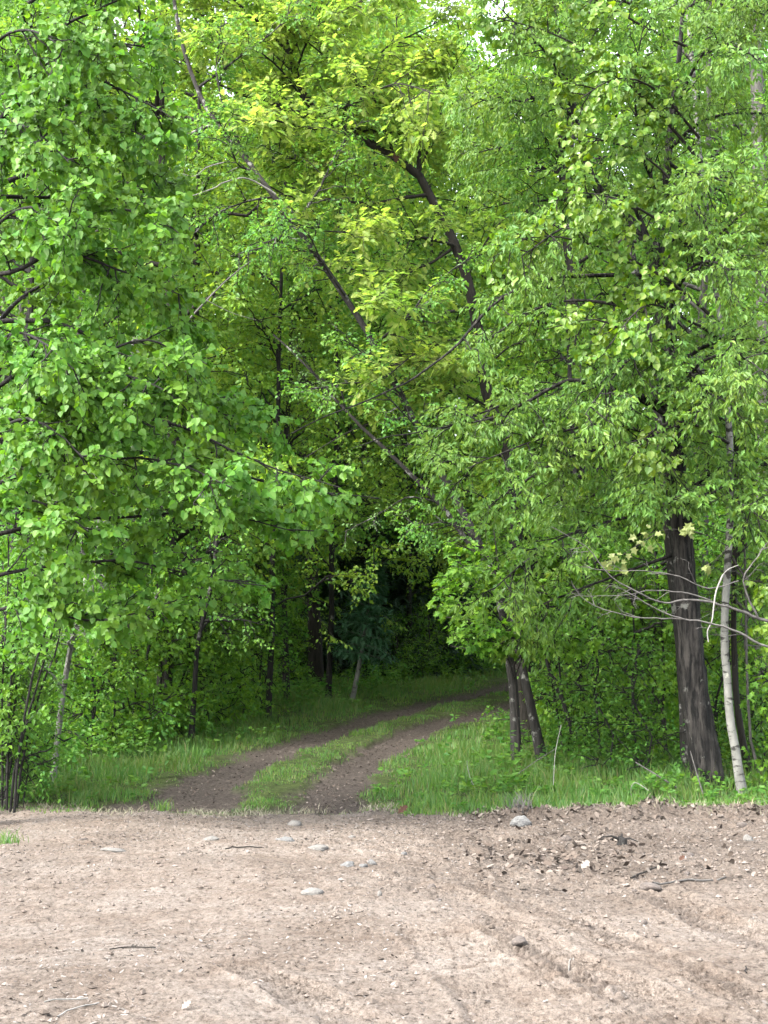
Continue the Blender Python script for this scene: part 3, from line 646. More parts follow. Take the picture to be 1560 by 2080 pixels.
# ---- sapling in front of the leaning trunks, above the track's right verge
d = 20.6
base = foot(1000, d + .4)
tk = smooth_path([foot(1052, d), at(1050, 1450, d), at(1040, 1300, d), at(1018, 1180, d), at(1000, 1060, d)], 4, .004)
limbs = [lp([(1046, 1390), (1020, 1310), (960, 1300), (905, 1290)], d, d - .7, .012), lp([(1040, 1300), (1000, 1240), (940, 1225), (885, 1215)], d, d - .8, .012), lp([(1030, 1240), (1060, 1200), (1120, 1190), (1180, 1210)], d, d - .5, .012),
         lp([(1020, 1190), (970, 1150), (920, 1160)], d, d - .6, .01), lp([(1044, 1350), (1090, 1300), (1150, 1290), (1200, 1310)], d, d - .5, .012), lp([(1045, 1380), (1060, 1330), (1040, 1290), (980, 1270)], d, d - .9, .012), lp([(1040, 1320), (1000, 1270), (940, 1258), (880, 1250)], d, d + .9, .012), lp([(1030, 1240), (990, 1200), (930, 1190), (880, 1200)], d, d + 1.1, .012), lp([(1044, 1350), (1000, 1320), (950, 1318), (915, 1312)], d, d + .6, .01), lp([(1020, 1190), (985, 1130), (930, 1110), (890, 1120)], d, d + .4, .01)]
SAP = np.array([(855, 1200), (860, 1110), (960, 1080), (1200, 1150), (1220, 1340), (1100, 1350), (1040, 1340), (960, 1335), (900, 1290)], float)
tree('maple_sapling', 'young maple with pale lit leaves reaching over the track from beside the lichened leaning trunk', 'tree', tk[0], tk, .018, .008, 'bark_brown', limbs, leafkind='maple', leafmat='maple',
     k2=9, L2=.45, k3=6, L3=.25, j=5, size=.095, droop=.4, flat=.4, nb=(0, -.35, 1), nr=.4, keep=lambda P: in_poly(*proj(P)[:2], SAP), single=90, sides=6)

# ---- left stems
d = 19.6
base = foot(118, d)
tk = smooth_path([base, at(134, 1370, d), at(150, 1285, d - .2), at(164, 1205, d - .5), at(182, 1150, d), at(215, 1000, d), at(250, 850, d), at(270, 700, d)], 4, .004)
tree('pale_poplar_tree', 'thin pale barked leaning trunk in the shade under the linden boughs', 'tree', base, tk, .042, .018, 'bark_pale', auto=(14, 1.2, .2, 1, (40, 70), .1), leafkind='ovate', leafmat='maple', k2=8, L2=.6, k3=6, L3=.3, j=6, size=.06, keep=keep_left)
d = 17.6
stems = [[(30, 1600), (60, 1400), (90, 1290), (127, 1195), (220, 1130), (330, 1040)], [(22, 1600), (60, 1440), (100, 1310), (150, 1130), (195, 1060)], [(15, 1600), (22, 1400), (40, 1250), (70, 1150)], [(5, 1600), (5, 1400), (15, 1200), (20, 1000)],
         [(34, 1600), (70, 1440), (120, 1300), (125, 1210), (190, 1120)], [(10, 1600), (30, 1350), (50, 1180), (60, 1040)]]
base = foot(20, d)
root = tag(empty('hazel_shrub', base), 'hazel clump of thin dark stems fanning out at the foot of the linden', 'shrub')
pp = []
for i, st in enumerate(stems):
    q = path_px(st, d - .15 + .08 * i, None, 4, .004); q[0, 2] = gz(q[0, 0], q[0, 1]) - .05
    b = MB(); tubes(b, q, np.linspace(.017, .005, len(q)), 6, 0, True, .05); b.build('stem', [M['bark_dark']], root); pp.append(resample(q, 10))
B2 = branchlets(np.array(pp), 16, .6, (30, 70), .6, .1, .1, 5, .12); T3 = branchlets(B2, 5, .28, (30, 70), .6, 0, .2, 4)
lf = leaves_on(T3, 5, .075, .7, .7, (0, -.6, .7), .5); ok = lf[0][:, 2] > .25; lf = tuple(q[ok] for q in lf)
b = MB(); leaf_geom(b, 'ovate', *lf); tubes(b, B2, np.linspace(.006, .002, 5)[None].repeat(len(B2), 0), 3, 1); c = b.build('foliage', [M['linden'], M['bark_dark']], root); c['kind'] = 'stuff'

# ---- trunks standing further in
def bare_trunk(name, label, px, d, pts, r0, r1, bark, leafmat='wood_a', n=10, L=1.6, t0=.55, lk='diamond', sz=.07, j=6):
    base = foot(px, d)
    tk = smooth_path([base] + [at(x, y, d) for x, y in pts], 3, .006)
    return tree(name, label, 'tree', base, tk, r0 * .88, r1, bark, auto=(n, L, t0, 1, (45, 80), .15), leafkind=lk, leafmat=leafmat, k2=8, L2=.8, k3=6, L3=.35, j=j, size=sz, keep=clear_of_track, sides=9)
bare_trunk('pine_tree', 'straight dark pine trunk rising behind the track beside the shadowed spruces', 646, 34, [(640, 1300), (636, 1200), (630, 1100), (622, 980), (613, 800), (606, 650), (598, 480), (590, 250), (585, 50)], .17, .10, 'bark_brown', 'dull', 12, 2.0, .7)
bare_trunk('ash_tree', 'grey trunk just left of the straight pine trunk, seen through a leaf gap', 600, 36, [(598, 1250), (592, 1000), (584, 800), (572, 700), (564, 640), (556, 480), (550, 250)], .16, .10, 'bark_dark', 'dull', 12, 2.0, .65)
bare_trunk('grey_ash_tree', 'broad grey trunk up in the top corner above the aspen', 1545, 26, [(1548, 1200), (1552, 800), (1545, 400), (1540, 200), (1535, 50), (1530, -150)], .16, .13, 'bark_grey', 'oak_green', 12, 1.6, .5)
bare_trunk('slim_maple_tree', 'straight slim dark trunk standing between the leaning lichened tree and the oak', 1184, 24, [(1180, 1400), (1176, 1270), (1172, 1100), (1165, 900), (1150, 600)], .05, .03, 'bark_dark', 'maple', 9, 1.2, .4, 'maple', .085, 4)
bare_trunk('thin_poplar_tree', 'thin pale grey trunk deep among the saplings between slim maple and oak', 1322, 26, [(1310, 1400), (1296, 1320), (1275, 1200), (1235, 1090), (1200, 980), (1170, 880)], .055, .03, 'bark_grey', 'oak_green', 9, 1.2, .5, 'narrow', .085, 6)
bare_trunk('bent_ironwood_tree', 'short dark bent trunk leaning behind the foot of the lichened leaning tree', 1165, 22.5, [(1150, 1440), (1120, 1370), (1095, 1290), (1080, 1180), (1070, 1000)], .035, .02, 'bark_dark', 'maple', 8, .9, .4, 'maple', .085, 4)
bare_trunk('shaded_birch_tree', 'shadowed brown trunk close behind the white barked aspen', 1510, 20.6, [(1502, 1480), (1493, 1380), (1490, 1250), (1495, 1000), (1500, 700)], .05, .035, 'bark_brown', 'oak_green', 8, 1.2, .5, 'narrow', .09, 6)
bare_trunk('grey_pole_tree', 'thin grey pole stem nearest the picture edge beyond the white aspen', 1530, 20.2, [(1525, 1500), (1520, 1420), (1515, 1300), (1512, 1100)], .022, .015, 'bark_grey', 'oak_green', 6, .8, .5, 'narrow', .085, 6)
bare_trunk('shaded_oak_tree', 'dark trunk deep in the thicket on the linden side, behind low leafy saplings', 345, 25, [(343, 1350), (345, 1270), (350, 1150), (360, 900)], .08, .05, 'bark_dark', 'wood_a', 9, 1.4, .4)
bare_trunk('forked_maple_tree', 'forked dark trunk showing between saplings midway from linden to track', 395, 24, [(398, 1350), (405, 1290), (420, 1230), (435, 1150), (450, 1000)], .05, .03, 'bark_dark', 'wood_a', 9, 1.3, .4)

for nm, lb, px, d_, pts, r_ in [('thin_cherry_tree', 'thin dark stem in the thicket nearest the slim maple', 1215, 22, [(1212, 1450), (1205, 1350), (1200, 1220), (1190, 1080)], .020),
    ('thin_hornbeam_tree', 'thin crooked dark stem midway between slim maple and dark oak', 1285, 21.5, [(1290, 1480), (1283, 1400), (1288, 1300), (1280, 1180)], .018),
    ('thin_elm_tree', 'thin stem close on the lichened maple side of the oak', 1350, 22, [(1345, 1470), (1350, 1380), (1342, 1250), (1330, 1120)], .022),
    ('thin_alder_tree', 'thin dark stem leaning toward the leaning trunks from the slim maple', 1140, 23, [(1130, 1440), (1118, 1360), (1112, 1250), (1100, 1120)], .024)]:
    bare_trunk(nm, lb, px, d_, pts, r_, r_ * .6, 'bark_dark', 'maple', 5, .7, .55, 'maple', .08, 4)
# ---- spruces in the shade behind the bend and one small fir in front of them
COMB = None
def comb_template():
    k = 7; pts = [(0, 0)]
    for i in range(k):
        a = (i + .3) / k; w_ = .30 * (1 - .75 * a) + .05
        pts += [(a + .12, w_), (a + .11, .04)]
    pts.append((1.08, 0)); return pts
LEAF['comb'] = (comb_template(), .25, -.2); TPL['comb'] = leaf_template('comb')
def conifer(root, Hh, Rr, z0, dens, r0, bark, whorl=.28, seg=.19, nm='needle'):
    b = MB(); tr = np.array([[0, 0, -.1], [.02, 0, Hh * .3], [0, .03, Hh * .65], [.01, 0, Hh]]); tr = smooth_path(tr, 3)
    tubes(b, tr, np.linspace(r0, .008, len(tr)), 8, 0); b.build('trunk', [M[bark]], root, (0, 0, 0))
    br = []
    z = z0
    while z < Hh * .97:
        n = rng.integers(5, 8); L = Rr * (1 - z / Hh) ** .85 + .06
        for a in rng.uniform(0, 6.28, 1) + np.arange(n) / n * 6.28 + rng.normal(0, .2, n):
            l = L * rng.uniform(.75, 1.1); s = np.linspace(0, 1, 5)
            rise = rng.uniform(-.15, .12) + .25 * (z / Hh)
            br.append(np.stack([np.cos(a) * s * l, np.sin(a) * s * l, z + s * l * rise - .18 * s * s * l + .10 * s ** 4 * l], 1))
        z += whorl * rng.uniform(.7, 1.2)
    br = np.array(br); ln = np.linalg.norm(br[:, -1] - br[:, 0], axis=1)
    b = MB(); tubes(b, br, np.linspace(.014, .004, 5)[None].repeat(len(br), 0), 3, 1)
    tw = branchlets(br, dens, ln * .5, (45, 65), .12, 0, .15, 4, .12, .55, wig=.01)
    tw = np.concatenate([tw, br[:, 1:]])
    P, A, Nn, s = leaves_on(tw, 4, seg, .1, .35, (0, -.1, 1), .18)
    leaf_geom(b, 'comb', P, A, Nn, s); c = b.build('crown', [M[nm], M[bark]], root, (0, 0, 0)); c['kind'] = 'stuff'
    print('conifer', len(P))
    return root
def at_origin(name): return empty(name, (0, 0, 0))
SPG = 'dark spruces in the shade behind the track bend'
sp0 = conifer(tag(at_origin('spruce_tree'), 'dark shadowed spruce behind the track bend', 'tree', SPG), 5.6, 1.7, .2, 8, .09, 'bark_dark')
spots = [(600, 38.5, 1.), (690, 40.5, 1.15), (800, 38.5, .9), (870, 40, 1.1), (760, 44, 1.25), (930, 44, 1.2), (560, 43, 1.2), (655, 46, 1.3), (840, 47, 1.35), (500, 45, 1.2), (985, 47, 1.2), (610, 35.6, .75), (835, 37.6, .85), (905, 38.6, .85), (690, 35.8, .7), (770, 37, .8)]
for i, (px, dd, sc) in enumerate(spots):
    f = foot(px, dd)
    o = sp0 if i == 0 else copy_thing(sp0, f, 0, (1, 1, 1))
    o.location = f; o.rotation_euler = (0, 0, rng.uniform(0, 6)); o.scale = (sc, sc, sc * rng.uniform(.9, 1.1))
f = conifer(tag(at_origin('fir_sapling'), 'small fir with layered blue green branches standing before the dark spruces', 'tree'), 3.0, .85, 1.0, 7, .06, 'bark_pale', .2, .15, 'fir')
f.location = foot(716, 31.2); f.rotation_euler = (0, R(10), 0)

# ------------------------------------------------------------------ woods: prototypes, then copies of the things and their parts
def wood_proto(name, label, group, Hh, spread_, zc, leafmat, bark, nl, k2, k3, j, size, kind='diamond', r0=.12, lean=.4):
    root = tag(at_origin(name), label, 'tree', group)
    tr = smooth_path([(0, 0, -.2), (lean * .2, .1, Hh * .3), (lean * .5, -.1, Hh * .6), (lean, 0, Hh)], 4, .02)
    b = MB(); tubes(b, tr, np.linspace(r0, .02, len(tr)), 8, 0, True, .06); b.build('trunk', [M[bark]], root, (0, 0, 0))
    seg = resample(tr[int(len(tr) * zc):], 14)
    L = branchlets(seg[None], nl, spread_, (45, 80), .45, .12, .12, 9, 0., .4)
    B2 = branchlets(L, k2, spread_ * .42, (30, 75), .6, .05, .12, 5, .15, .4)
    T3 = branchlets(B2, k3, .5, (30, 75), .6, 0, .2, 3, .1, .3)
    b = MB(); tubes(b, L, np.linspace(r0 * .35, .008, 9)[None].repeat(len(L), 0), 4, 1); tubes(b, B2[:, ::2], np.linspace(.012, .004, 3)[None].repeat(len(B2), 0), 3, 1)
    lf = leaves_on(T3, j, size, .45, .7, (0, 0, .5), .8)
    leaf_geom(b, kind, *lf); c = b.build('crown', [M[leafmat], M[bark]], root, (0, 0, 0)); c['kind'] = 'stuff'
    print(name, len(lf[0])); return root
WG = 'broadleaf trees deep in the woods'
protos = [wood_proto('woodland_tree', 'broadleaf tree deep in the woods behind the nearer trunks', WG, 13, 2.6, .18, 'wood_a', 'bark_dark', 30, 9, 9, 7, .105),
          wood_proto('woodland_tree', 'broadleaf tree deep in the woods behind the nearer trunks', WG, 15, 2.8, .22, 'wood_b', 'bark_brown', 30, 9, 9, 7, .11),
          wood_proto('woodland_tree', 'broadleaf tree deep in the woods behind the nearer trunks', WG, 11, 2.4, .14, 'oak_green', 'bark_dark', 30, 9, 9, 7, .11, 'narrow'),
          wood_proto('woodland_tree', 'broadleaf tree deep in the woods behind the nearer trunks', WG, 16, 3.0, .3, 'wood_a', 'bark_grey', 28, 9, 9, 7, .115)]
UG = 'leafy saplings crowding the forest floor'
low = [wood_proto('leafy_sapling', 'low leafy sapling among many on the shaded forest floor', UG, 2.3, .95, .12, 'maple', 'bark_dark', 11, 5, 5, 5, .085, 'maple', .014, .15),
       wood_proto('leafy_sapling', 'low leafy sapling among many on the shaded forest floor', UG, 3.2, 1.1, .15, 'shade_leaf', 'bark_dark', 16, 6, 5, 6, .075, 'ovate', .016, .2),
       wood_proto('leafy_sapling', 'low leafy sapling among many on the shaded forest floor', UG, 1.3, .7, .08, 'maple', 'bark_dark', 10, 4, 5, 4, .075, 'maple', .01, .1),
       wood_proto('leafy_sapling', 'low leafy sapling', UG, 1.9, .8, .1, 'herb', 'bark_dark', 13, 5, 5, 5, .06, 'ovate', .01, .15)]
HG = 'slim trees with high crowns around the track'
high = [wood_proto('slender_tree', 'slim tree with a high light crown over the bend of the track', HG, 15, 2.7, .20, 'wood_b', 'bark_dark', 40, 9, 9, 7, .10, 'diamond', .07, .5),
        wood_proto('slender_tree', 'slim tree with a high light crown over the bend of the track', HG, 16, 2.8, .22, 'wood_a', 'bark_dark', 40, 9, 9, 7, .10, 'diamond', .085, -.4)]
ZONES = {}
def zone(o, x, y, name):
    px = proj(np.array([x, y, gz(x, y)]))[0]
    sd_ = 'on the linden side of the track' if px < 560 else 'around the bend of the track' if px < 1040 else 'behind the dark oak and the aspen'
    if name == 'woodland_tree':
        dp = 'nearer rank, ' if y < 36 else 'deepest rank, '
        if px < 1040 and px >= 560: dp = ''
        o['label'] = 'broadleaf woodland tree, ' + dp + sd_; o['group'] = 'woodland trees ' + dp + sd_
    elif name == 'leafy_sapling':
        dp = 'front row' if y < 22.3 else 'second row' if y < 28 else 'deep in the shade'
        wh = ('at the foot of the linden' if px < 90 else 'behind the pale leaning pole' if px < 250 else 'between the pale pole and the left rut' if px < 560 else sd_ if px < 1040 else
              'between the leaning trunk and slim maple' if px < 1190 else 'between slim maple and dark oak' if px < 1390 else 'beyond the dark oak and aspen')
        o['label'] = 'low leafy sapling ' + wh + ', ' + dp; o['group'] = 'saplings ' + wh + ', ' + dp
used = set()
def put(protos_, i, x, y, sc, zs=1.):
    p = protos_[i]; loc = (x, y, gz(x, y)); rz = rng.uniform(0, 6.28)
    if id(p) not in used:
        used.add(id(p)); p.location = loc; p.rotation_euler = (0, 0, rz); p.scale = (sc, sc, sc * zs); o = p
    else: o = copy_thing(p, loc, rz, (sc, sc, sc * zs))
    zone(o, x, y, p.name.split('.')[0]); return o
def track_x(y): return np.interp(y, RUT_L[:, 0], RUT_L[:, 1]), np.interp(y, RUT_R[:, 0], RUT_R[:, 1])
placed = []
def free(x, y, gap, edge):
    l, r = track_x(y)
    if y < 44 and l - edge < x < r + edge: return False
    return all((x - a) ** 2 + (y - b) ** 2 > gap * gap for a, b in placed)
# forest trees on a jittered lattice
for y0 in np.arange(25.5, 64, 3.7):
    half = 780 / FPX * y0 + 3.2
    for x0 in np.arange(-half, half + .1, 3.5):
        x, y = x0 + rng.uniform(-.9, .9), y0 + rng.uniform(-1, 1)
        px, py, _ = proj(np.array([x, y, gz(x, y)]))
        if y < 38 and 545 < px < 1010: continue
        if y < 48 and 545 < px < 1010 and rng.random() < .35: continue
        if not free(x, y, 1.8, 2.2): continue
        placed.append((x, y)); put(protos, rng.integers(4), x, y, rng.uniform(.9, 1.25) * (1.0 if y < 40 else 1.3 if y < 50 else 1.6))
for px, dd, i, sc in [(548, 27.5, 0, .9), (585, 30.5, 1, .95), (668, 31.5, 0, 1.0), (745, 36.5, 1, 1.0), (835, 36.8, 0, 1.05), (900, 38.5, 1, 1.05), (960, 41, 0, 1.1), (1100, 31.5, 0, 1.0), (1150, 28.5, 1, .95), (700, 39, 1, 1.1), (620, 42, 0, 1.2), (800, 43, 1, 1.2), (1075, 33.5, 0, .95)]:
    f = foot(px, dd); put(high, i, f[0], f[1], sc); placed.append((f[0], f[1]))
# saplings: denser at the edges of the clearing and the track
n0 = len(placed); sap = []
def rosette(n, x0, x1, y0, y1): return rng.uniform(x0, x1, n), rng.uniform(y0, y1, n)
def sapling(x, y, i, sc): put(low, 3 if (i == 2 and rng.random() < .5) or (i == 0 and rng.random() < .3) else i, x, y, sc, rng.uniform(.9, 1.2))
for px, dd, i, sc in [(235, 21, 1, 1), (330, 22, 1, 1.1), (420, 23, 1, 1), (500, 25, 1, 1.), (290, 24, 0, 1.1), (280, 20.2, 0, .9), (350, 20.8, 0, .95), (190, 20.6, 1, .9), (430, 22, 0, .9), (40, 20, 1, 1.1), (575, 33.5, 0, .7), (800, 35.6, 3, .8), (860, 36.2, 3, .9), (45, 18.4, 0, .8), (60, 17.9, 3, .8), (20, 17.8, 2, 1.), (200, 19.6, 2, 1), (380, 25, 0, 1.2), (460, 26.5, 0, 1.1), (530, 29, 0, 1.1),
                      (540, 27.5, 1, .9), (40, 18.8, 2, 1.1), (20, 18.4, 2, .9), (130, 21.5, 1, 1.1), (60, 22, 1, 1.2), (250, 27, 1, 1.3), (340, 29, 1, 1.3), (440, 31, 1, 1.2), (150, 25, 1, 1.3), (500, 33, 0, 1.2),
                      (1150, 22.6, 2, .9), (1225, 20.8, 2, 1.), (1300, 20.6, 2, 1.), (1330, 21.8, 0, .9), (1170, 23.5, 0, 1.1), (1300, 23.5, 0, 1.1), (1120, 25, 2, 1.2), (1380, 23, 1, 1), (1460, 22, 0, 1.1), (1540, 21.5, 0, 1.1),
                      (1500, 24, 1, 1.1), (1230, 26, 1, 1.), (1320, 27, 1, 1.1), (1420, 26, 1, 1.2), (1130, 28, 0, 1.), (1190, 29.5, 1, 1.), (1560, 23, 1, 1.2), (1590, 19.6, 2, 1.1), (1270, 31, 1, 1.2), (1370, 32, 1, 1.2), (1480, 31, 1, 1.3),
                      (860, 37.5, 2, 1.2), (920, 38.5, 2, 1.1), (800, 36.5, 2, .8), (980, 39.5, 0, 1), (640, 36, 2, .8), (580, 34.5, 2, 1.1), (680, 37.5, 2, 1), (1080, 42, 1, 1.1), (760, 39, 0, .9)]:
    if 85 < px < 215: dd = max(dd, 22.4)
    if 70 < px < 560: dd = max(dd, 18.9 + px / 400 * (4.5 if i in (2, 3) else 7.0))
    f = foot(px, dd); sapling(f[0], f[1], i, sc)
for y0 in np.arange(30, 58, 3.0):
    half = 780 / FPX * y0 + 1
    for x0 in np.arange(-half, half + .1, 2.2):
        x, y = x0 + rng.uniform(-.8, .8), y0 + rng.uniform(-1, 1)
        px, py, _ = proj(np.array([x, y, gz(x, y)]))
        if y < 40 and 560 < px < 1120: continue
        if not free(x, y, 0, 1.6): continue
        put(low, rng.integers(2), x, y, rng.uniform(1., 1.5))

# ------------------------------------------------------------------ grass, herbs, litter
def scatter(n, x0, x1, y0, y1): return rng.uniform(x0, x1, n), rng.uniform(y0, y1, n)
def blades(mb, x, y, h, wd, lean=.5):
    n = len(x); z = ground(x, y) - .01
    a = rng.uniform(0, 6.28, n); l = rng.uniform(.1, 1, n) * lean * h
    dx, dy = np.cos(a) * l, np.sin(a) * l
    f = rng.normal(0, .5, n); sx, sy = np.cos(f) * wd, np.sin(f) * wd
    V = np.empty((n, 5, 3))
    V[:, 0] = np.stack([x - sx, y - sy, z], 1); V[:, 1] = np.stack([x + sx, y + sy, z], 1)
    V[:, 2] = np.stack([x - sx * .8 + dx * .35, y - sy * .8 + dy * .35, z + h * .55], 1); V[:, 3] = np.stack([x + sx * .8 + dx * .35, y + sy * .8 + dy * .35, z + h * .55], 1)
    V[:, 4] = np.stack([x + dx, y + dy, z + h * .95], 1)
    o = np.arange(n)[:, None] * 5
    mb.add(V, [o + np.array([[0, 1, 3, 2]]), o + np.array([[2, 3, 4]])])
mb = MB()
x, y = scatter(185000, -6.2, 6.2, 17.0, 40)
w_ = (x > -.30 * y - .5) & (x < .30 * y + .5) & (rng.random(len(x)) < np.clip(26 / y - .35, .2, 1)); x, y = x[w_], y[w_]
rut, mid, nr_, a_, b_ = track_masks(x, y); e = EDGE(x)
ok = (y > e - .05 + .9 * vnoise(x * 4, y * 3, 50) - .6 * rng.random(len(x)) ** 3) & (rng.random(len(x)) > rut * 1.05)
side = np.where(a_ < 0, -a_, np.maximum(b_, 0))
vh = np.clip(.6 + vnoise(x * 1.7, y * 1.7, 51) * 1.3 + vnoise(x * 6, y * 6, 52) * .7, .15, 1.6)
hh = np.where(mid > 0, .075, .085 + .17 * sstep(.5, 1.3, side)) * vh * (1 - .6 * sstep(.5, 0, y - e))
shade = sstep(2.6, 4.6, side) * sstep(19, 20.5, y)       # under the trees grass thins out
ok &= rng.random(len(x)) > shade * .75
# strip across the mouth of the track is worn short
ok &= ~((y < e + .35) & (mid > 0) & (rng.random(len(x)) < .5))
x, y, hh = x[ok], y[ok], hh[ok] * rng.uniform(.6, 1.25, ok.sum())
blades(mb, x, y, hh, .0035 + .00008 * y, .6)
wd = rng.random(len(x)) < .010
blades(mb, x[wd], y[wd], hh[wd] * rng.uniform(1.6, 2.6, wd.sum()) + .05, .0022 + .00005 * y[wd], .35)
go = mb.build('grass', [M['grass']]); go['kind'] = 'stuff'; go['label'] = 'green grass on the verges and down the middle of the track'
print('grass', len(x))
# bleached dry grass where the sand begins
M['straw'] = speck_mat('straw', [(.13, .118, .08), (.09, .083, .058), (.17, .157, .118), (.07, .09, .045)])
mb = MB(); x, y = scatter(16000, -5.4, 5.6, 16.4, 18.6); ok = rng.random(len(x)) < np.exp(-((y - EDGE(x) + .05) / .30) ** 2) * np.clip(.5 + 2 * vnoise(x * 2, y * 2, 58), .05, 1); x, y = x[ok], y[ok]
blades(mb, x, y, rng.uniform(.02, .10, len(x)), .0045, 1.6); dg = mb.build('dry_grass', [M['straw']]); dg['kind'] = 'stuff'; dg['label'] = 'short bleached grass where verge and sand meet'
# broad-leaved ground cover between the trees
x, y = scatter(17000, -9, 9, 17.6, 42)
rut, mid, nr_, a_, b_ = track_masks(x, y); side = np.where(a_ < 0, -a_, np.maximum(b_, 0))
ok = (mid == 0) & (rut < .15) & (rng.random(len(x)) < (.10 + .9 * sstep(.9, 2.4, side)) * np.clip(.6 + 1.5 * vnoise(x, y, 55), .1, 1)) & (y > EDGE(x) + .15) & (np.abs(x) < .29 * y + .5)
x, y = x[ok], y[ok]; n = len(x); z = ground(x, y); hgt = rng.uniform(.06, .30, n) * (1 + 1.1 * (vnoise(x * .8, y * .8, 57) + .3 > 0.25) * (side[ok] > 1.2)) * (.4 + .6 * sstep(19.4, 21.5, y))
st = np.stack([np.stack([x, y, z], 1), np.stack([x + rng.normal(0, .03, n), y + rng.normal(0, .03, n), z + hgt * .6], 1), np.stack([x + rng.normal(0, .06, n), y + rng.normal(0, .06, n), z + hgt], 1)], 1)
lf = leaves_on(st, 9, .085, .1, 1.2, (0, -.3, 1), .4, .6, t0=.3)
mb = MB(); leaf_geom(mb, 'ovate', *lf); gc = mb.build('ground_cover', [M['herb']]); gc['kind'] = 'stuff'; gc['label'] = 'low leafy herbs covering the forest floor'

M['chip'] = speck_mat('dry_chip', [(.065, .052, .044), (.115, .098, .087), (.145, .13, .118), (.022, .018, .015), (.024, .02, .017), (.165, .153, .142), (.032, .026, .022), (.08, .068, .06)])
M['clod'] = speck_mat('soil_clod', [(.06, .048, .040), (.10, .083, .071), (.04, .032, .026), (.125, .107, .094)])
M['litter'] = speck_mat('dead_leaf', [(.045, .034, .027), (.078, .063, .052), (.110, .095, .082), (.025, .020, .016), (.06, .047, .038), (.036, .028, .024)])
def chips(mb, x, y, ln, wd, tilt=.35, lift=.004):
    n = len(x); z = ground(x, y) + lift
    a = rng.uniform(0, 6.28, n); A = nrm(np.stack([np.cos(a), np.sin(a), rng.normal(0, tilt, n)], 1))
    Nn = np.stack([rng.normal(0, tilt, n), rng.normal(0, tilt, n), np.ones(n)], 1); Nn = nrm(Nn - (Nn * A).sum(-1, keepdims=True) * A); B = np.cross(Nn, A)
    T = np.array([(-.5, -.25, 0), (.1, -.5, .1), (.5, -.1, .0), (.3, .4, .12), (-.4, .35, .05)])
    P = np.stack([x, y, z], 1)
    V = P[:, None] + T[None, :, 0:1] * (ln[:, None, None] * A[:, None]) + T[None, :, 1:2] * (wd[:, None, None] * B[:, None]) + T[None, :, 2:3] * (wd[:, None, None] * Nn[:, None])
    mb.add(V, [np.arange(n)[:, None] * 5 + np.array([[0, 1, 2, 3, 4]])])
def field(n, y0=6.2, y1=17.8):
    u = rng.random(n); y = np.sqrt(y0 ** 2 + u * (y1 ** 2 - y0 ** 2)); return rng.uniform(-1, 1, n) * (.27 * y + .25), y
mb = MB()
x, y = field(105000)
den = np.clip(.25 + .9 * sstep(-.3, -1.6, x) * sstep(9.5, 7, y) + .55 * sstep(12, 16.5, y) + .7 * sstep(10.5, 13, y) * sstep(-.5, 1, x) + 1.2 * vnoise(x * 1.2, y * .9, 61), .06, 1)
ok = (rng.random(len(x)) < den) & (y < EDGE(x) + .2); x, y = x[ok], y[ok]
ln = .004 + .024 * rng.random(len(x)) ** 4; chips(mb, x, y, ln * rng.uniform(1, 1.8, len(x)), ln * rng.uniform(.25, .8, len(x)))
lo = mb.build('litter', [M['chip']]); lo['kind'] = 'stuff'; lo['label'] = 'dry chips and bits of dead leaf strewn over the sand'
# dead leaves in the ruts and along the heap
mb = MB()
x, y = scatter(60000, -4, 6, 17.2, 38)
rut, mid, nr_, a_, b_ = track_masks(x, y); ok = rng.random(len(x)) < (np.clip(1 - (nr_ - .2) / .5, 0, 1) * .8 + .04) * np.clip(26 / y - .4, .15, 1); ok &= y > EDGE(x) - .1
x, y = x[ok], y[ok]; ln = rng.uniform(.008, .032, len(x)); chips(mb, x, y, ln * 1.4, ln * .7, .4, .008)
x, y = scatter(9000, .7, 5.2, 11, 17.6); ok = rng.random(len(x)) < np.exp(-((y - EDGE(x) + .2) / .4) ** 2) * sstep(.8, 1.4, x) + .5 * np.exp(-(((x - 1.5) / .7) ** 2 + ((y - 13.2) / 1.2) ** 2)) + .04
x, y = x[ok], y[ok]; ln = rng.uniform(.02, .06, len(x)); chips(mb, x, y, ln * 1.4, ln * .8, .7, .015)
lo = mb.build('dead_leaf_litter', [M['litter']]); lo['kind'] = 'stuff'; lo['label'] = 'brown dead leaves in the wheel ruts and on the spoil'
# clods
OC = np.array([(1, 0, 0), (-1, 0, 0), (0, 1, 0), (0, -1, 0), (0, 0, 1), (0, 0, -1)], float)
OF = [[0, 2, 4], [2, 1, 4], [1, 3, 4], [3, 0, 4], [2, 0, 5], [1, 2, 5], [3, 1, 5], [0, 3, 5]]
mb = MB(); x, y = field(22000)
den = np.clip(.22 + .9 * sstep(10, 13, y) * sstep(-.8, 1.2, x) + .7 * vnoise(x * 1.5, y * 1.2, 63), .03, 1); ok = (rng.random(len(x)) < den) & (y < EDGE(x)); x, y = x[ok], y[ok]
n = len(x); s = .003 + .020 * rng.random(n) ** 7
V = OC[None] * (1 + rng.uniform(-.4, .4, (n, 6, 1))) * s[:, None, None] * np.array([1.2, 1.2, .8]); V = V + np.stack([x, y, ground(x, y) + s * .3], 1)[:, None]
mb.add(V, [np.arange(n)[:, None] * 6 + np.array([f_]) for f_ in OF], 0, False)
co = mb.build('soil_crumbs', [M['clod']]); co['kind'] = 'stuff'; co['label'] = 'crumbs and clods of brown earth on the graded ground'

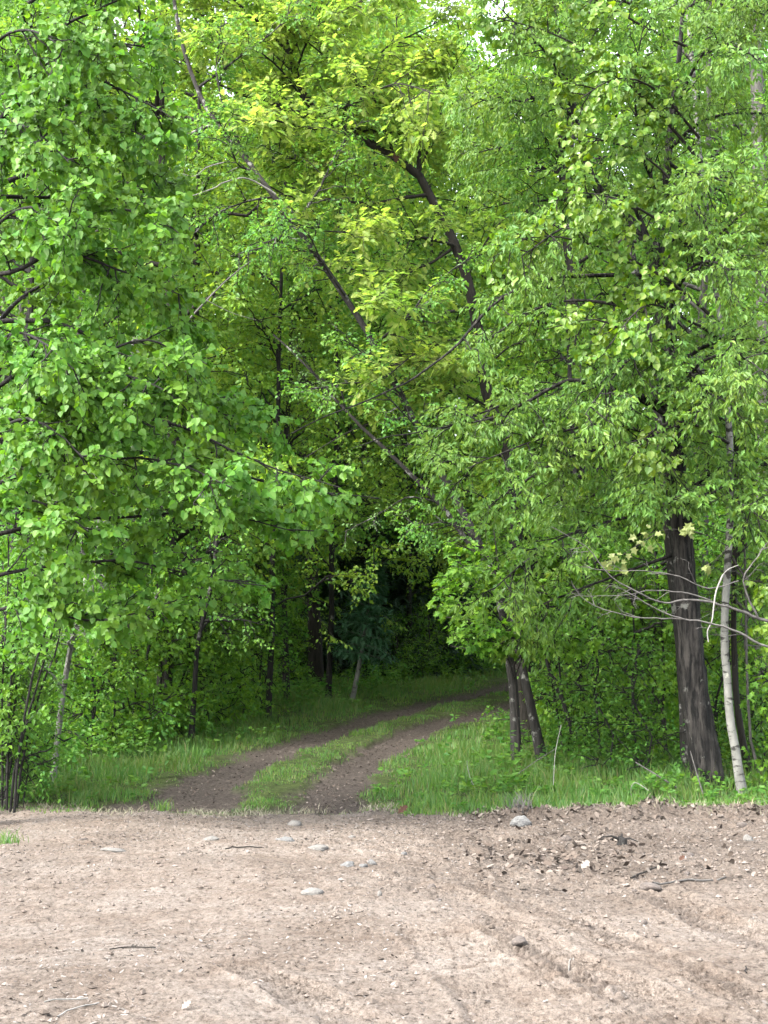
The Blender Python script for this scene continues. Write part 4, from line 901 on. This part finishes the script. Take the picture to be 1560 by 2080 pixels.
# ------------------------------------------------------------------ stones, clods, sticks one can point at
def stone_mat(name, c1, c2):
    m, n, out = mat(name); tc = N(n, 'ShaderNodeTexCoord'); no = N(n, 'ShaderNodeTexNoise', Scale=9.0, Detail=8.0, Roughness=.7); n.links.new(tc.outputs['Generated'], no.inputs['Vector'])
    r = ramp(n, [(.40, c1), (.60, c2)], no.outputs['Fac']); p = N(n, 'ShaderNodeBsdfPrincipled', Roughness=.95); n.links.new(r.outputs[0], p.inputs['Base Color'])
    b = N(n, 'ShaderNodeBump', Strength=.5, Distance=.02); n.links.new(no.outputs['Fac'], b.inputs['Height']); n.links.new(b.outputs[0], p.inputs['Normal']); n.links.new(p.outputs[0], out.inputs[0]); return m
M['st_grey'] = stone_mat('grey_stone', (.035, .035, .035), (.09, .089, .085)); M['st_pale'] = stone_mat('pale_stone', (.048, .045, .040), (.098, .092, .084)); M['st_brown'] = stone_mat('brown_clod', (.026, .021, .018), (.066, .053, .045))
import bmesh
def stone(name, label, cat, px, py, wpx, hpx, m, seed):
    P = hit(px, py + hpx * .3); sc = P[1] / FPX
    bm = bmesh.new(); bmesh.ops.create_icosphere(bm, subdivisions=3, radius=1)
    rg = np.random.default_rng(seed); o1 = rg.uniform(0, 50, 3)
    for v in bm.verts:
        c = v.co
        k = 1 + .55 * float(vnoise(c.x * 1.1 + o1[0], c.y * 1.1 + c.z * .9 + o1[1], seed)) + .26 * float(vnoise(c.x * 3 + o1[1], c.z * 3 + c.y + o1[2], seed + 1))
        v.co = Vector((c.x * k * wpx * sc * .5, c.y * k * wpx * sc * .42, c.z * k * hpx * sc * .62))
    me = bpy.data.meshes.new(name); bm.to_mesh(me); bm.free()
    for p_ in me.polygons: p_.use_smooth = True
    me.materials.append(M[m]); o = bpy.data.objects.new(name, me); COL.objects.link(o)
    o.location = (P[0], P[1], gz(P[0], P[1]) + hpx * sc * .02); o.rotation_euler = (rg.normal(0, .1), rg.normal(0, .1), rg.uniform(-.5, .5))
    return tag(o, label, cat)
for i, (px, py, w__, h__, m, nm, lb) in enumerate([
    (1058, 1670, 40, 20, 'st_grey', 'stone', 'rounded grey stone at the foot of the spoil heap below the grass'),
    (706, 1756, 34, 17, 'st_grey', 'stone', 'smooth grey cobble, largest in the middle of the sand'),
    (737, 1760, 16, 9, 'st_grey', 'stone', 'small dark grey pebble touching distance from the smooth cobble'),
    (756, 1752, 16, 11, 'st_grey', 'stone', 'grey pebble furthest along the little row beside the smooth cobble'),
    (634, 1810, 40, 12, 'st_pale', 'stone', 'flat whitish stone lying nearest the camera in the sand'),
    (644, 1722, 44, 14, 'st_pale', 'stone', 'long pale tan stone half sunk between slate stone and grey cobble'),
    (580, 1704, 36, 12, 'st_grey', 'stone', 'flat slate grey stone near the mouth of the track'),
    (598, 1673, 28, 13, 'st_pale', 'stone', 'pale stone nearest the right rut of the track mouth'),
    (714, 1699, 16, 7, 'st_pale', 'stone', 'tiny whitish stone in front of the strip of grass'),
    (770, 1818, 10, 14, 'st_pale', 'stone', 'tiny upright white pebble near the round brown clod'),
    (428, 1703, 34, 9, 'st_pale', 'stone', 'flat pale stone alone in front of the left rut'),
    (232, 1727, 54, 9, 'st_pale', 'stone', 'long flat pale slab on the linden side of the sand'),
    (820, 1735, 14, 8, 'st_grey', 'stone', 'small grey stone past the row of pebbles toward the spoil'),
    (1520, 1702, 20, 16, 'st_pale', 'stone', 'pale stone below the spoil under the white aspen'),
    (1510, 1676, 22, 10, 'st_brown', 'stone', 'brown stone uphill of the pale one under the aspen'),
    (877, 1801, 20, 16, 'st_brown', 'clod', 'round dark brown clod, like a ball, on smooth sand'),
    (890, 1828, 16, 9, 'st_brown', 'clod', 'small dark clod just below the round one'),
    (842, 1808, 14, 7, 'st_brown', 'clod', 'flat dark clod on the left of the round one'),
    (1150, 1703, 24, 17, 'st_brown', 'clod', 'lumpy earth clod between spoil heap and uprooted stump'),
    (1320, 1800, 46, 15, 'st_brown', 'clod', 'broad dark clump of turned earth with clods on the ploughed soil'),
    (1289, 1808, 14, 8, 'st_brown', 'clod', 'little clod beside the broad dark clump'),
    (1308, 1876, 14, 9, 'st_brown', 'clod', 'lone clod above the tyre marks'),
    (1056, 1912, 30, 15, 'st_brown', 'clod', 'smooth tan lump at the start of the tyre marks'),
    (1400, 1735, 24, 10, 'st_brown', 'clod', 'dark clod on turned soil below the oak'),
    (1395, 1773, 12, 9, 'st_brown', 'clod', 'small round clod in the dark turned soil'),
    (168, 1704, 16, 5, 'st_brown', 'clod', 'small dark scrap of earth on the open sand before the linden')]):
    stone(nm, lb, nm, px, py, w__, h__, m, 100 + i)

# ---- dead grey branch reaching in front of the oak, and the bleached snag hanging from it
def branch_thing(name, label, cat, paths, m, tw=True):
    base = paths[0][0][0]
    root = tag(empty(name, base), label, cat)
    for i, (q, r0, r1) in enumerate(paths):
        b = MB(); tubes(b, q, np.linspace(r0, r1, len(q)), 6, 0, True, .1); b.build('limb' if i < 2 else 'twig', [M[m]], root)
    if tw:
        L = np.array([resample(q, 10) for q, _, _ in paths]); B2 = branchlets(L, 5, .35, (30, 70), .9, .05, .0, 5, .25, .5, wig=.06); B3 = branchlets(B2, 3, .15, (30, 70), 1, .05, 0, 4, .2, wig=.06)
        b = MB(); tubes(b, B2, np.linspace(.005, .002, 5)[None].repeat(len(B2), 0), 4); tubes(b, B3, np.linspace(.0028, .0015, 4)[None].repeat(len(B3), 0), 3)
        o = b.build('twig_spray', [M[m]], root); o['kind'] = 'stuff'
    return root
d = 17.4
branch_thing('dead_branch', 'bare grey dead bough with fine twigs reaching in front of the dark oak trunk', 'branch', [
    (path_px([(1640, 1290), (1540, 1255), (1500, 1240), (1450, 1225), (1400, 1218), (1350, 1225), (1310, 1210), (1240, 1170), (1190, 1110), (1120, 1070)], d, d - .5, 4, .004), .022, .003),
    (path_px([(1640, 1330), (1560, 1315), (1500, 1285), (1440, 1265), (1390, 1258), (1340, 1240), (1280, 1205), (1240, 1185)], d - .2, d - .6, 4, .004), .018, .003),
    (path_px([(1450, 1225), (1400, 1205), (1330, 1200), (1260, 1210), (1180, 1210)], d - .1, d - .4, 4, .004), .012, .003),
    (path_px([(1540, 1255), (1510, 1180), (1540, 1130), (1575, 1080)], d - .1, d - .4, 4, .004), .014, .003),
    (path_px([(1390, 1258), (1330, 1255), (1270, 1250), (1190, 1220), (1160, 1180)], d - .4, d - .6, 4, .004), .010, .003),
    (path_px([(1500, 1180), (1440, 1195), (1380, 1170), (1310, 1160), (1230, 1160), (1180, 1150)], d - .2, d - .5, 4, .004), .009, .003)], 'dead')
branch_thing('broken_stick', 'bleached white broken stick hanging between oak trunk and aspen', 'stick', [(path_px([(1468, 1168), (1455, 1200), (1450, 1230), (1446, 1262), (1437, 1282), (1439, 1304)], 17.1, 17.0, 3), .011, .007), (path_px([(1468, 1168), (1480, 1156), (1500, 1148)], 17.1, 17.1, 3), .006, .004)], 'dead_white', False)
branch_thing('bare_branch', 'whitish bare bough high up left of the leaning dark trunk', 'branch', [(path_px([(560, 395), (505, 363), (460, 370), (420, 388), (370, 402), (335, 412)], 22.2, 21.8, 4, .004), .016, .004), (path_px([(455, 330), (420, 340), (395, 358), (370, 352)], 22, 21.8, 4), .010, .003)], 'dead_white', False)
branch_thing('dead_limb', 'pale bare stick slanting up between the two leaning trunks and the linden', 'branch', [(path_px([(370, 665), (420, 610), (465, 565), (510, 530)], 21.5, 21.6, 4, .003), .018, .006), (path_px([(420, 610), (470, 635), (520, 650)], 21.5, 21.4, 4), .006, .003)], 'dead', False)
for nm, lb, pts, dd, r0, m in [
    ('fallen_stick', 'thin pale stick leaning in the weeds left of the oak foot', [(1290, 1548), (1330, 1572), (1375, 1600)], 19.0, .012, 'dead'),
    ('leaning_stick', 'long thin pale stick propped against the foot of the oak', [(1402, 1525), (1415, 1570), (1428, 1612)], 18.6, .009, 'dead'),
    ('bent_stalk', 'bent pale dry stalk arching over the grass strip below the oak', [(1283, 1625), (1282, 1600), (1292, 1590), (1318, 1606)], 18.0, .005, 'dead_white'),
    ('dry_stalk', 'tall straight dry straw standing in the grass beside the track', [(948, 1545), (955, 1580), (970, 1608)], 19.0, .004, 'dead_white'),
    ('dry_stalk', 'tall pale dry stem in the weeds right of the lichened leaning trunk', [(1140, 1472), (1128, 1530), (1124, 1595)], 18.6, .005, 'dead_white'),
    ('slanted_stem', 'long slanting pale stem low in the weeds before the leaning trunk', [(1130, 1520), (1090, 1545), (1052, 1572)], 18.8, .005, 'dead')]:
    q = path_px(pts, dd, dd - .1, 4); b = MB(); tubes(b, q, np.linspace(r0 * .7, r0, len(q)), 5); o = b.build(nm, [M[m]], None, q[-1]); tag(o, lb, 'stick')
# sticks and straws lying on the sand
for nm, lb, px, py, L, a, r, m in [('straw', 'single pale straw lying on the sand above the tyre marks', 1160, 1962, .16, 1.15, .003, 'dead_white'), ('twig', 'dark curved twig on the linden side of the sand', 270, 1930, .28, .15, .004, 'bark_brown'),
    ('twig', 'short dark twig lying flat before the mouth of the left rut', 495, 1725, .35, .25, .006, 'bark_brown'), ('root', 'long pale root lying on the turned soil toward the aspen', 1400, 1795, .7, .3, .008, 'dead'),
    ('root', 'thin brown root slanting over turned soil below the uprooted stump', 1310, 1780, .5, .8, .007, 'bark_brown'), ('straw', 'pale dry straw in the near corner of the sand', 160, 2055, .25, .9, .004, 'dead_white'),
    ('straw', 'crossed pale straw beside another in the near corner', 135, 2040, .22, .4, .004, 'dead_white'), ('twig', 'brown twig among tyre marks at the frame side', 1515, 1975, .15, 1.2, .004, 'bark_brown')]:
    P = hit(px, py); s = np.linspace(-.5, .5, 9); xx = P[0] + np.cos(a) * s * L + .03 * L * np.sin(s * 9); yy = P[1] + np.sin(a) * s * L * 1.5 + .04 * L * np.cos(s * 7)
    q = np.stack([xx, yy, ground(xx, yy) + r * .8 + .006], 1); q[:, 2] = np.maximum(q[:, 2], q[:, 2].mean() - .004)
    b = MB(); tubes(b, q, np.full(9, r), 5); o = b.build(nm, [M[m]], None, P); tag(o, lb, nm)
# cream young leaves at the tips of the maple twigs in front of the oak
M['cream'] = leaf_mat('cream_leaf', [(.150, .165, .060), (.120, .150, .045), (.175, .180, .085)], trans=.5, tb=(1.4, 1.4, 1.1))
b0 = at(1330, 1120, 17.2); root = tag(empty('maple_branch', b0), 'thin maple branch with cream coloured young leaves in front of the dark oak trunk', 'branch')
for pts in ([(1480, 1110), (1430, 1085), (1390, 1075)], [(1430, 1085), (1370, 1075), (1310, 1085)], [(1340, 1080), (1290, 1110), (1245, 1140)], [(1480, 1110), (1455, 1135), (1435, 1150)]):
    q = path_px(pts, 17.3, 17.1, 4); b = MB(); tubes(b, q, np.linspace(.006, .002, len(q)), 4); b.build('twig', [M['bark_brown']], root)
for cx, cy, sp_, n_ in ((1245, 1138, 26, 11), (1310, 1088, 24, 9), (1400, 1072, 26, 11), (1436, 1152, 14, 5), (1262, 1160, 14, 4)):
    P = np.array([at(cx + rng.normal(0, sp_ * .55), cy + rng.normal(0, sp_ * .4), 17.1 + rng.normal(0, .05)) for _ in range(n_)])
    A = nrm(np.array([0, -.1, -.6]) + rng.normal(0, .5, (n_, 3))); Nn = np.array([0, -.9, .4]) + rng.normal(0, .4, (n_, 3)); Nn = nrm(Nn - (Nn * A).sum(-1, keepdims=True) * A)
    leaf_objects(root, (P, A, Nn, rng.uniform(.07, .11, n_)), range(n_), 'maple', M['cream'])
# uprooted stump
P = hit(1262, 1715); root = tag(empty('uprooted_stump', P), 'small dark uprooted stump with splayed prongs on the turned soil', 'stump')
b = MB(); tubes(b, np.array([P + (0, 0, -.03), P + (.01, 0, .03), P + (-.03, .01, .06)]), np.array([.045, .04, .015]), 8, 0, True, .2); b.build('stump_base', [M['bark_dark']], root)
for v in [(-.10, .03, .03), (.02, .05, .085), (.15, -.06, .02), (-.19, -.04, .06)]:
    v = np.array(v); b = MB(); tubes(b, np.array([P + (0, 0, .03), P + v * .5 + (0, 0, .04), P + v]), np.array([.016, .009, .004]), 5); b.build('prong', [M['bark_dark']], root)
# single dry leaves
M['dry_leaf'] = speck_mat('pale_dry_leaf', [(.13, .116, .10), (.13, .116, .10)]); M['brown_leaf'] = speck_mat('red_brown_leaf', [(.036, .018, .012), (.036, .018, .012)])
for px, py, s, m, lb in [(1180, 1768, .11, 'dry_leaf', 'pale curled dry oak leaf beside the dark turned earth'), (368, 2058, .06, 'dry_leaf', 'small pale folded dry leaf near the bottom of the sand'), (1380, 1752, .07, 'brown_leaf', 'reddish dead leaf on the turned soil'), (808, 1655, .16, 'brown_leaf', 'dark brown dead leaf standing up at the edge of the grass')]:
    P = hit(px, py); b = MB(); A = nrm(np.array([[.6, .4, .55]])); Nn = np.array([[-.2, -.8, .7]]); Nn = nrm(Nn - (Nn * A).sum() * A)
    leaf_geom(b, 'oak', (P + (0, 0, .01))[None], A, Nn, np.array([s])); o = b.build('dead_leaf', [M[m]], None, P); tag(o, lb, 'leaf')
# the one red dead leaf still hanging on the yellow oak is part of it
P = at(803, 305, 23.6); b = MB(); leaf_geom(b, 'oak', P[None], np.array([[.1, 0, -.995]]), nrm(np.array([[.2, -1, .02]])), np.array([.2])); o = b.build('dead_leaf', [M['brown_leaf']], oak_y); o['label'] = 'reddish dead leaf'
# stray tufts at the edge of the sand
for i, (px, py, hh, lb) in enumerate([(845, 1652, .16, 'grass tuft at the sand edge beside the right rut'), (330, 1648, .16, 'pale grass tuft at the mouth of the left rut'), (20, 1712, .15, 'thin grass tuft alone on the sand at the linden side'), (1060, 1642, .2, 'dry grey tuft of roots on the spoil near the rounded stone')]):
    P = hit(px, py); n = 60; mb = MB(); blades(mb, P[0] + rng.normal(0, .07, n), P[1] + rng.normal(0, .07, n), hh * rng.uniform(.5, 1.2, n), .004, .9); o = mb.build('grass_tuft', [M['grass'] if i < 3 else M['dead']], None, P); tag(o, lb, 'grass tuft')

tot = sum(sum(len(p.vertices) - 2 for p in ()) or len(me.loops) - 2 * len(me.polygons) for me in bpy.data.meshes)
print('TRIS', tot, 'OBJ', len(bpy.data.objects))
